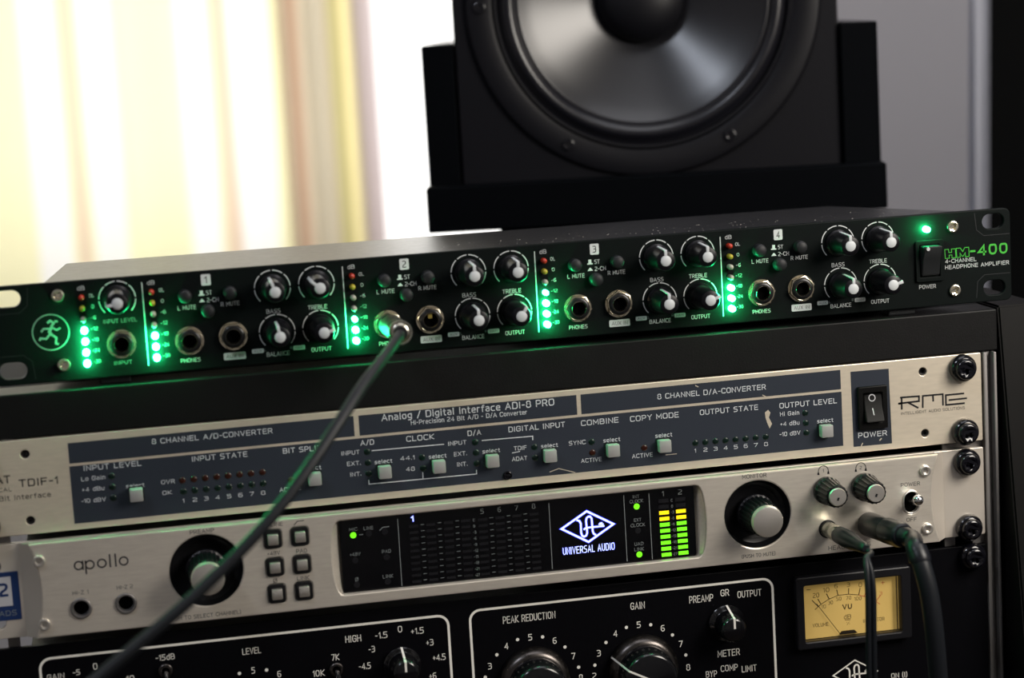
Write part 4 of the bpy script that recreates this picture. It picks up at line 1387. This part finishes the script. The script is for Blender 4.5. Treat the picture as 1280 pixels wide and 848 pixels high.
# power toggle
tg = obj('power_toggle', xform(plate(rrect(-4.4, 4.4, -5.9, 5.9, 4.35, 8), [rrect(-3.6, 3.6, -5.1, 5.1, 3.55, 8)], -.5, .6, .25), Matrix.Translation((tx_, IY, tz_))), 'silver_cap', aif, smooth=40, label='chrome toggle switch')
obj('toggle_well', xform(plate(rrect(-4, 4, -5.5, 5.5, 3.9, 6), [], 3.0, 4.0), Matrix.Translation((tx_, IY, tz_))), 'hole', tg)
tp = tube([(tx_, IY + 3, tz_), (tx_ + .1, IY - 3, tz_ + 1.2), (tx_ + .2, IY - 8.5, tz_ + 2.8)], [1.7, 2.0, 2.6], 18)
sp_ = bmesh.new()
bmesh.ops.create_uvsphere(sp_, u_segments=20, v_segments=12, radius=2.7, matrix=Matrix.Translation((tx_ + .2, IY - 8.6, tz_ + 2.85)))
obj('toggle_lever', join(tp, sp_), 'chrome', tg, smooth=60)
# printing on the face
it = bmesh.new()
IP = IY - .06
for s_, x, y, ww, hh_, b_ in (('PREAMP', 252.3, 664.5, 30.5, 5.2, 0), ('HI-Z 1', 100.5, 741, 20, 4.8, 0), ('HI-Z 2', 156, 734, 20, 4.8, 0), ('(PUSH TO SELECT CHANNEL)', 255, 770, 93, 4.8, 0),
        ('MIC/LINE', 338, 656.5, 31, 5, 0), ('+48V', 342, 692, 16, 5, 0), ('PAD', 377, 689, 13.5, 5, 0), ('\u00d8', 344, 726.5, 5, 5.5, 0), ('LINK', 379, 722.8, 15.5, 5, 0),
        ('MONITOR', 943, 595.3, 30.5, 5.2, 0), ('(PUSH TO MUTE)', 948.3, 694.2, 42, 4.6, 0), ('POWER', 1138, 605.6, 24, 4.8, 0), ('OFF', 1139.5, 649.7, 12.5, 4.8, 0), ('HEADPHONES', 1062, 683, 53, 5.2, 0),
        ('1', 1029.2, 588.8, 1.8, 4, 0), ('2', 1076, 585, 2.8, 4, 0)):
    text(it, s_, x, y, ww, hh_, IP, b_ + .004)
pribbon([(367.5, 657), (371.5, 652), (380, 651)], .9, IP, it)
for p in ((1029.2, 588.5), (1076, 584.6)):
    x, z = at(p[0], p[1], IP)
    ribbon([(x + 2.5 * math.cos(a * PI / 12), z - .4 + 2.7 * math.sin(a * PI / 12)) for a in range(-2, 15)], .35, IP, it)
    for s_ in (-1, 1):
        flat([(x + s_ * 2.5 - .6, z - 1.9), (x + s_ * 2.5 + .5, z - 2.0), (x + s_ * 2.5 + .3, z - .7), (x + s_ * 2.5 - .4, z - .7)], IP, it)
# lower case name built from round strokes
def arc(cx, cz, r, a0, a1, n=20):
    return [(cx + r * math.cos(math.radians(a0 + (a1 - a0) * i / n)), cz + r * math.sin(math.radians(a0 + (a1 - a0) * i / n))) for i in range(n + 1)]
u = 1.85
for ch, px_, py_ in (('a', 98.3, 707.4), ('p', 112.3, 706.2), ('o', 127.3, 704.6), ('l', 137.6, 703.6), ('l', 144.6, 702.9), ('o', 154.6, 701.6)):
    x, z = at(px_, py_, IP)
    if ch in 'apo':
        ribbon(arc(x, z, u, 0, 359, 24), .66, IP, it)
    if ch == 'a':
        ribbon([(x + u, z + u + .3), (x + u, z - u - .3)], .66, IP, it)
    if ch == 'p':
        ribbon([(x - u, z + u + .3), (x - u, z - u * 2.3)], .66, IP, it)
    if ch == 'l':
        ribbon([(x, z + u * 2.1), (x, z - u - .3)], .66, IP, it)
obj('lettering', it, 'print_dark', aif)
# blue label on the far ear
lbx = [at(0, 716, 0), at(23, 714, 0), at(27, 774, 0), at(0, 777, 0)]
x0, x1 = lbx[1][0] - 30, (lbx[1][0] + lbx[2][0]) / 2
z1_, z0_ = (lbx[1][1] + lbx[0][1]) / 2, (lbx[2][1] + lbx[3][1]) / 2
x0 = max(x0, -241)
lbl = obj('blue_sticker', plate(rrect(x0, x1, z0_, z1_, .5, 2), [], -.25, -.02), 'blue_label', ai, label='blue sticker with a white field')
q0, q1 = at(0, 722, 0), at(16.5, 757, 0)
obj('sticker_field', flat([(x0 + 1.5, q1[1]), (q1[0], q1[1]), (q1[0], q0[1]), (x0 + 1.5, q0[1])], -.3), 'label_white', lbl)
sb = bmesh.new()
text(sb, '2', 4.5, 738, 11, 17, -.34, .05)
obj('sticker_digit', sb, 'blue_label', lbl)
sb = bmesh.new()
text(sb, 'ADS', 10, 767, 22, 6.5, -.34, .0)
obj('sticker_letters', sb, 'print_dim', lbl)
rscrew(1211.5, 579.5, ai)
rscrew(1214.3, 661.5, ai)

# ------------------------------------------------------------------ the channel strip (bottom unit)
la = thing('channel_strip', 'black unit with white outlined sections and an amber needle meter, lowest in the rack', 'preamplifier', (0, 60, -172))
lz1 = -82.6
laf = obj('faceplate', plate(rrect(-241.3, 242.6, lz1 - 88, lz1, .8, 2), [], 0, 3, .35), 'la_face', la, smooth=40)
obj('chassis', box(-218, 218, 6, 180, lz1 - 87, lz1 - 1, .5), 'rack', la)
LY = -.06
def Lp(px, py, y=LY):
    return at(px, py, y)
lo_ = bmesh.new()
def outline(x0, x1, z1):
    pts = []
    for cx, cz, a0 in ((x1 - 5, z1 - 5, 0), (x0 + 5, z1 - 5, 90), (x0 + 5, lz1 - 78, 180), (x1 - 5, lz1 - 78, 270)):
        for i in range(7):
            a = math.radians(a0 + 15 * i)
            pts.append((cx + 5 * math.cos(a), cz + 5 * math.sin(a)))
    ribbon(pts, 1.15, LY, lo_, True)
outline(Lp(50, 835)[0], Lp(561, 790)[0], (Lp(80, 824.5)[1] + Lp(540, 768.5)[1]) / 2)
outline(Lp(588.5, 790)[0], Lp(966, 745)[0], (Lp(610, 762)[1] + Lp(950, 724.5)[1]) / 2)
for s_, x, y, ww, hh_ in (('LEVEL', 314.5, 814, 23.5, 8), ('GAIN', 69.5, 846, 22, 6.5), ('-5', 95.5, 841, 9, 7), ('0', 119, 833.5, 5.5, 8), ('-15dB', 206.5, 822, 24, 7.5), ('10', 163, 849, 10, 8), ('5', 316.5, 838.5, 4.5, 8), ('6', 349, 843, 5, 8),
        ('HIGH', 441.5, 798.8, 20, 8.6), ('7K', 419.3, 822, 10, 8), ('10K', 398.5, 842, 15, 8), ('-1.5', 476.5, 794.5, 15.5, 8), ('0', 500, 787, 5.5, 8), ('+1.5', 521.7, 789, 16, 8),
        ('-3', 464.7, 812, 8, 8), ('+3', 537.3, 803.5, 9, 8), ('-4.5', 456, 833, 15, 8), ('+4.5', 549, 822, 16, 8), ('+6', 541, 845.5, 9, 8),
        ('PEAK REDUCTION', 661.5, 772.3, 66, 9), ('GAIN', 797, 757.5, 18, 9), ('PREAMP', 876.5, 748.8, 30, 9), ('GR', 906, 741.3, 11, 8.5), ('OUTPUT', 936.8, 742.3, 30, 8.5),
        ('METER', 911, 816.5, 28, 8.5), ('BYP', 889.3, 843, 14, 8), ('COMP', 911.5, 835.3, 21.5, 8), ('LIMIT', 936.5, 836, 18.5, 8), ('ON (I)', 1124, 844.5, 20, 6.5)):
    text(lo_, s_, x, y, ww, hh_, LY, .006)
for s_, x, y in (('3', 612.2, 833.2), ('4', 633, 808), ('5', 662.7, 797), ('6', 693.3, 801.3), ('7', 716.8, 820.5), ('8', 726.2, 847.5),
                 ('2', 743, 845.5), ('3', 748.5, 817), ('4', 769.2, 792.4), ('5', 798.4, 781.3), ('6', 828.4, 785.8), ('7', 851, 805.3), ('8', 860.3, 834.7)):
    text(lo_, s_, x, y, 5, 8, LY, .01)
for x, y in ((621, 819), (647, 800), (678.3, 796.6), (706.2, 809.2), (723.3, 834.5), (606.7, 847), (757.5, 803.6), (783, 784.7), (813.4, 781.4), (840.6, 794.2), (857.3, 819.2), (743.6, 832), (299.3, 842.3), (333.2, 838)):
    cx, cz = Lp(x, y)
    disc(cx, cz, .82, LY, lo_)
UAc = at(1068, 839, LY)
f0 = at(734, 657, SYD)
def lal(a, b):
    p = D(680 + a / 10.6, 620 + b / 10.6)
    s_ = .905
    return (UAc[0] + (p[0] - f0[0]) * s_ + .3, UAc[1] + (p[1] - f0[1]) * s_ - .8)
for pts, w_, cl in UA:
    ribbon([lal(a, b) for a, b in pts], .62 if cl else .8, LY, lo_, cl)
obj('lettering', lo_, 'la_white', laf)

def pointer_line(parent, cx, cz, y, r0, r1, hgt, ang, w_, rb_, label='white pointer line'):
    """line over the top of a knob and down its side"""
    a = math.radians(ang)
    d_, n_v = Vector((math.sin(a), math.cos(a))), Vector((math.cos(a), -math.sin(a)))
    b = bmesh.new()
    pts = [(r0, y - hgt - .12), (r1, y - hgt - .05), (r1 + .35, y - hgt + .8), (rb_, y - 2.2)]
    rows = []
    for r, yy in pts:
        rows.append([b.verts.new((cx + d_.x * r + n_v.x * s_ * w_ / 2, yy, cz + d_.y * r + n_v.y * s_ * w_ / 2)) for s_ in (-1, 1)])
    for p, q in zip(rows, rows[1:]):
        b.faces.new((p[0], p[1], q[1], q[0]))
    return obj('pointer_line', b, 'la_white', parent, label=label)
def bake_knob(px, py, R0, R1, hgt, ang, w_, skirt=True):
    x, z = Lp(px, py, 0)
    if skirt:
        kb = shared('laskirt%g' % R0, 'large_knob', lambda: lathe([(R0, -.1), (R0, -2.6), (R0 - 1.0, -5.0), (R1 + 1.0, -6.6), (R1, -6.8)], 72), 'la_skirt', la, (x, 0, z), smooth=40)
    else:
        kb = shared('lask%g' % R0, 'selector_knob', lambda: lathe([(R0, -.1), (R0, -1.6), (R0 - .8, -2.4), (R1 + .4, -3.6), (R1, -4)], 60), 'la_knob', la, (x, 0, z), smooth=40)
    y0_ = -6.6 if skirt else -3.9
    shared('latop%g' % R1, 'knob_crown', lambda: lathe([(R1, y0_), (R1 - .5, -hgt + 2.4), (R1 - 1.2, -hgt + .8), (R1 - 2.6, -hgt), (0, -hgt - .0)], 60), 'la_knob', kb, (x, 0, z), smooth=40)
    if ang is not None:
        pointer_line(kb, x, z, 0, .8, R1 - 1.3, hgt, ang, w_, R0 + (.3 if skirt else .2))
    return x, z
bake_knob(667.5, 852, 17.2, 13.6, 19, 180, .9)
bake_knob(803, 836.5, 17.2, 13.6, 19, -62, .95)
bake_knob(502.5, 831, 8.8, 6.9, 15, 0, 1.05, False)
bake_knob(907.5, 778, 8.8, 6.9, 15, 0, 1.05, False)
bake_knob(316, 873, 8.8, 6.9, 15, -120, 1.05, False)
bake_knob(119, 868, 8.8, 6.9, 15, 20, 1.05, False)
for p in ((207, 838.5), (420.5, 837)):
    x, z = Lp(*p)
    tn = obj('toggle_nut', xform(lathe([(3.3, 0), (3.3, -1.2), (2.9, -1.6), (1.9, -1.6), (1.8, -.4)], 24), Matrix.Translation((x, 0, z))), 'la_skirt', la, smooth=35)
    obj('toggle_lever', tube([(x, -.4, z), (x + .2, -7, z - 2.2), (x + .3, -13, z - 4.6)], [1.1, 1.3, 1.7], 14), 'chrome', tn, smooth=60)
rscrew(1218.5, 697.5, la)

# needle meter
ox0, ox1 = (at(993.5, 724, -4)[0] + at(998, 808, -4)[0]) / 2, (at(1136, 708, -4)[0] + at(1142, 797, -4)[0]) / 2
oz1, oz0 = (at(994, 723.5, -4)[1] + at(1136, 707.5, -4)[1]) / 2, (at(998, 813, -4)[1] + at(1141, 798, -4)[1]) / 2
gx0, gx1 = (at(1004, 733, -4)[0] + at(1008, 803, -4)[0]) / 2, (at(1124, 721, -4)[0] + at(1128.5, 788, -4)[0]) / 2
gz1, gz0 = (at(1004, 733, -4)[1] + at(1124, 720.5, -4)[1]) / 2, (at(1008, 804, -4)[1] + at(1128.5, 789, -4)[1]) / 2
vu = obj('needle_meter', plate(rrect(ox0, ox1, oz0, oz1, 1.2, 3), [rrect(gx0, gx1, gz0, gz1, .8, 3)], -4.5, 0, .7), 'vu_bezel', la, smooth=40, label='amber needle meter in a black frame')
VY = -.5
obj('meter_card', plate(rrect(gx0 - .3, gx1 + .3, gz0 - .3, gz1 + .3, .3, 1), [], VY, -.1), 'vu_face', vu, label='amber glowing meter card')
VP_ = VY - .05
vb, vr = bmesh.new(), bmesh.new()
def v8(a, b):
    return at(1000 + a / 8, 700 + b / 8, VP_)
arc_pts = [(150, 500), (205, 450), (290, 395), (380, 357), (485, 345), (590, 353)]
ribbon([v8(*p) for p in arc_pts], .32, VP_, vb)
ribbon([v8(*p) for p in ((590, 353), (665, 375), (730, 400), (800, 445))], .32, VP_, vr)
for a, b in (((120, 405), (180, 468)), ((178, 393), (210, 445)), ((265, 340), (292, 395)), ((366, 300), (381, 357)), ((487, 285), (486, 346)), ((601, 285), (588, 352))):
    ribbon([v8(*a), v8(*b)], .4, VP_, vb)
for a, b in (((805, 355), (763, 415)), ((660, 330), (640, 368))):
    ribbon([v8(*a), v8(*b)], .35, VP_, vr)
for s_, a, b, ww, hh_ in (('20', 160, 357, 8, 6), ('10', 262, 303, 8, 5.6), ('6', 360, 265, 4.4, 5.4), ('3', 483, 250, 4, 5.4), ('0', 603, 252, 4.2, 5.6), ('10', 237, 470, 5.6, 4.4), ('30', 306, 430, 6, 4.6),
        ('50', 388, 392, 6.4, 4.6), ('70', 486, 382, 6.4, 4.6), ('100', 580, 388, 9, 4.6), ('dB', 475, 570, 9, 5.6), ('%', 482, 636, 4.6, 4), ('VOLUME', 206, 652, 20, 4.6), ('INDICATOR', 738, 602, 27, 4.6)):
    text(vb, s_, 1000 + a / 8, 700 + b / 8, ww, hh_, VP_, .0)
text(vb, 'VU', 1059, 758.8, 12, 6.6, VP_, .05)
ribbon([v8(450, 604), v8(505, 600)], .25, VP_, vb)
ribbon([v8(66, 302), v8(106, 300)], .3, VP_, vb)
ribbon([v8(808, 232), v8(848, 228)], .25, VP_, vr)
ribbon([v8(827, 214), v8(829, 248)], .25, VP_, vr)
text(vr, '3', 1101, 742, 3.6, 4.6, VP_)
obj('scale', vb, 'vu_black', vu)
obj('red_scale', vr, 'vu_red', vu, label='red end of the scale')
nd = ribbon([at(1000 + 165 / 8, 700 + 440 / 8, -1.6), at(1050, 792.5, -1.6)], .3, -1.6)
hubx, hubz = at(1061, 792, -1.8)
ns = obj('needle', nd, 'vu_black', vu)
obj('pivot_cover', plate([(hubx - 4.5, gz0 + 1.2), (hubx + 4.5, gz0 + 1.2), (hubx + 3.2, gz0 + 2.6), (hubx - 3.2, gz0 + 2.6)], [], -2.0, -.6), 'vu_black', vu)
obj('glass_edge', box(gx0, gx1, -2.6, -2.3, gz0 + .6, gz0 + .95), 'vu_black', vu)
obj('glass_edge', box(gx1 - 1.7, gx1 - 1.3, -2.6, -2.3, gz0 + .6, gz1), 'vu_black', vu)

# ------------------------------------------------------------------ plugs and cables
def along(p0, p1, prof, n=36, flute=None):
    """lathe along a line in space; prof = (radius, distance from p0 in mm)"""
    p0, p1 = Vector(p0), Vector(p1)
    d = (p1 - p0).normalized()
    b = lathe([(r, -s_) for r, s_ in prof], n, flute=flute)
    q = Vector((0, -1, 0)).rotation_difference(d)
    xform(b, Matrix.Translation(p0) @ q.to_matrix().to_4x4())
    return b
# 1: nickel plug in the amplifier, cable hanging across the rack
jx_, jz_ = JP[1]
c1 = thing('headphone_cable', 'dark cable with nickel plug in the top unit, hanging diagonally across the fronts', 'cable', (jx_, AY - 4, jz_))
p0 = (jx_, AY - 3.2, jz_ + .4)
p1 = at3(500.5, 416, AY - 47)
obj('plug_barrel', along(p0, p1, [(3.9, 0), (4.3, .6), (4.3, 3), (5.0, 3.6), (5.15, 9), (4.9, 9.6), (4.9, 10.6), (5.2, 11.2), (5.3, 40), (5.45, 42.5), (5.2, 44), (4.6, 44), (4.5, 42)], 44, flute=(22, .14, -9.2, -3.5)), 'plug', c1, smooth=35, label='nickel plug barrel')
obj('plug_collar', along(p0, p1, [(4.4, 42), (4.3, 43.2), (3.9, 44), (3.2, 44.2), (3.0, 43.2)], 32), 'plug', c1, smooth=50)
obj('cable_grommet', along(p0, p1, [(4.35, 42.4), (3.1, 42.6), (2.9, 46), (0, 46.4)], 24), 'sleeve', c1, smooth=50)
pts = [tuple(Vector(p0) + (Vector(p1) - Vector(p0)).normalized() * 38), at3(499, 420, -50)]
for px_, py_, yy in ((491, 432, -61), (476, 452, -74), (453, 483, -88), (424, 528, -102), (388, 582, -114), (345, 640, -124), (300, 690, -131), (240, 748, -139), (180, 800, -146), (118, 852, -152), (60, 905, -156), (0, 965, -158)):
    pts.append(at3(px_, py_, yy))
pts.append((pts[-1][0] - 30, -158, pts[-1][2] - 120))
cab1 = tube(pts, [2.3] * 3 + [2.4, 2.5, 2.55] + [2.6] * (len(pts) - 6), 18, sub=8)
obj('cable', cab1, 'cable', c1, smooth=80)

# 2: slim plug with nickel ring in the interface, twin lead hanging down
j2 = I(1034.5, 661.5)
c2 = thing('slim_headphone_lead', 'slim twin black lead with nickel-ringed plug, hanging over the amber meter', 'cable', (j2[0], IY - 1, j2[1]))
p0 = (j2[0], IY - .2, j2[1])
p1 = at3(1078, 684, IY - 48)
obj('plug_ring', along(p0, p1, [(3.5, 0), (3.75, .4), (3.75, 9), (3.95, 9.3), (3.95, 16), (3.7, 16.5)], 60, flute=(28, .12, -16.1, -9.2)), 'plug', c2, smooth=30, label='nickel ring')
obj('plug_boot', along(p0, p1, [(3.7, 16.4), (4.15, 17), (4.3, 27), (4.0, 34), (3.3, 40), (2.7, 46), (2.5, 51), (1.6, 52.5), (0, 52.6)], 30), 'boot', c2, smooth=50)
obj('socket_collar', xform(lathe([(4.5, -.1), (4.4, -.6), (3.8, -.7)], 30), Matrix.Translation((j2[0], IY, j2[1]))), 'sleeve', c2)
e = Vector(p0) + (Vector(p1) - Vector(p0)).normalized() * 50
for s_, r_ in ((-1, 1.35), (1, 1.3)):
    pts = [tuple(e), (e.x + 1.6 + s_ * .2, e.y - 4.5, e.z - 1.6)]
    base = [(1083.5, 698, -66), (1086.5, 716, -70), (1088.5, 745, -72), (1089, 790, -72), (1090, 850, -71), (1094, 930, -69), (1098, 1010, -66)]
    for px_, py_, yy in base:
        x, y, z = at3(px_, py_, yy)
        pts.append((x + s_ * 1.3 * (0.3 if py_ < 700 else .8 if py_ < 720 else 1), y, z))
    obj('lead', tube(pts, r_, 14), 'cable', c2, smooth=80)

# 3: heavy plug and thick cable
j3 = I(1086, 655.5)
c3 = thing('thick_audio_cable', 'thick black cable with heavy black plug, curving down beside the amber meter', 'cable', (j3[0], IY - 1, j3[1]))
p0 = (j3[0], IY - .2, j3[1])
p1 = at3(1134, 671.5, IY - 50)
obj('plug_shell', along(p0, p1, [(5.6, 0), (6.0, .6), (6.1, 25), (5.8, 26), (0, 26)], 36), 'boot', c3, smooth=45)
obj('clamp_nut', along(p0, p1, [(5.9, 25.5), (6.3, 26.5), (6.35, 36), (6.1, 41), (5.5, 44), (4.6, 45), (0, 45)], 64, flute=(12, .35, -40.5, -26)), 'boot', c3, smooth=30)
e = Vector(p0) + (Vector(p1) - Vector(p0)).normalized() * 43
pts = [tuple(e), (e.x + 3.0, e.y - 6, e.z - .8)]
q_ = at3(1143, 683, -66)
q2 = at3(1149, 697, -70)
pts += [q_, q2]
obj('strain_relief', tube(pts, [4.4, 4.2, 4.3, 4.5], 20), 'boot', c3, smooth=60)
obj('relief_ring', tube([at3(1145.2, 686, -67), at3(1149.5, 698, -70), at3(1150.5, 702, -70.5)], [4.9, 5.1, 4.9], 22, sub=2), 'boot', c3, smooth=50)
pts = [q_, q2]
for px_, py_, yy in ((1155, 716, -73), (1162, 745, -75), (1168, 790, -76), (1173, 850, -75), (1178, 930, -72), (1181, 1010, -68)):
    pts.append(at3(px_, py_, yy))
obj('cable', tube(pts, 4.3, 20), 'cable', c3, smooth=80)

# flat print: many strokes and letters on one face, joined per colour
for o_ in list(C.objects):
    if any(w_ in o_.name for w_ in ('lettering', 'paint_chips', 'scale', 'switch_marks', 'model_name', 'emblem', 'logo')):
        o_['kind'] = 'stuff'
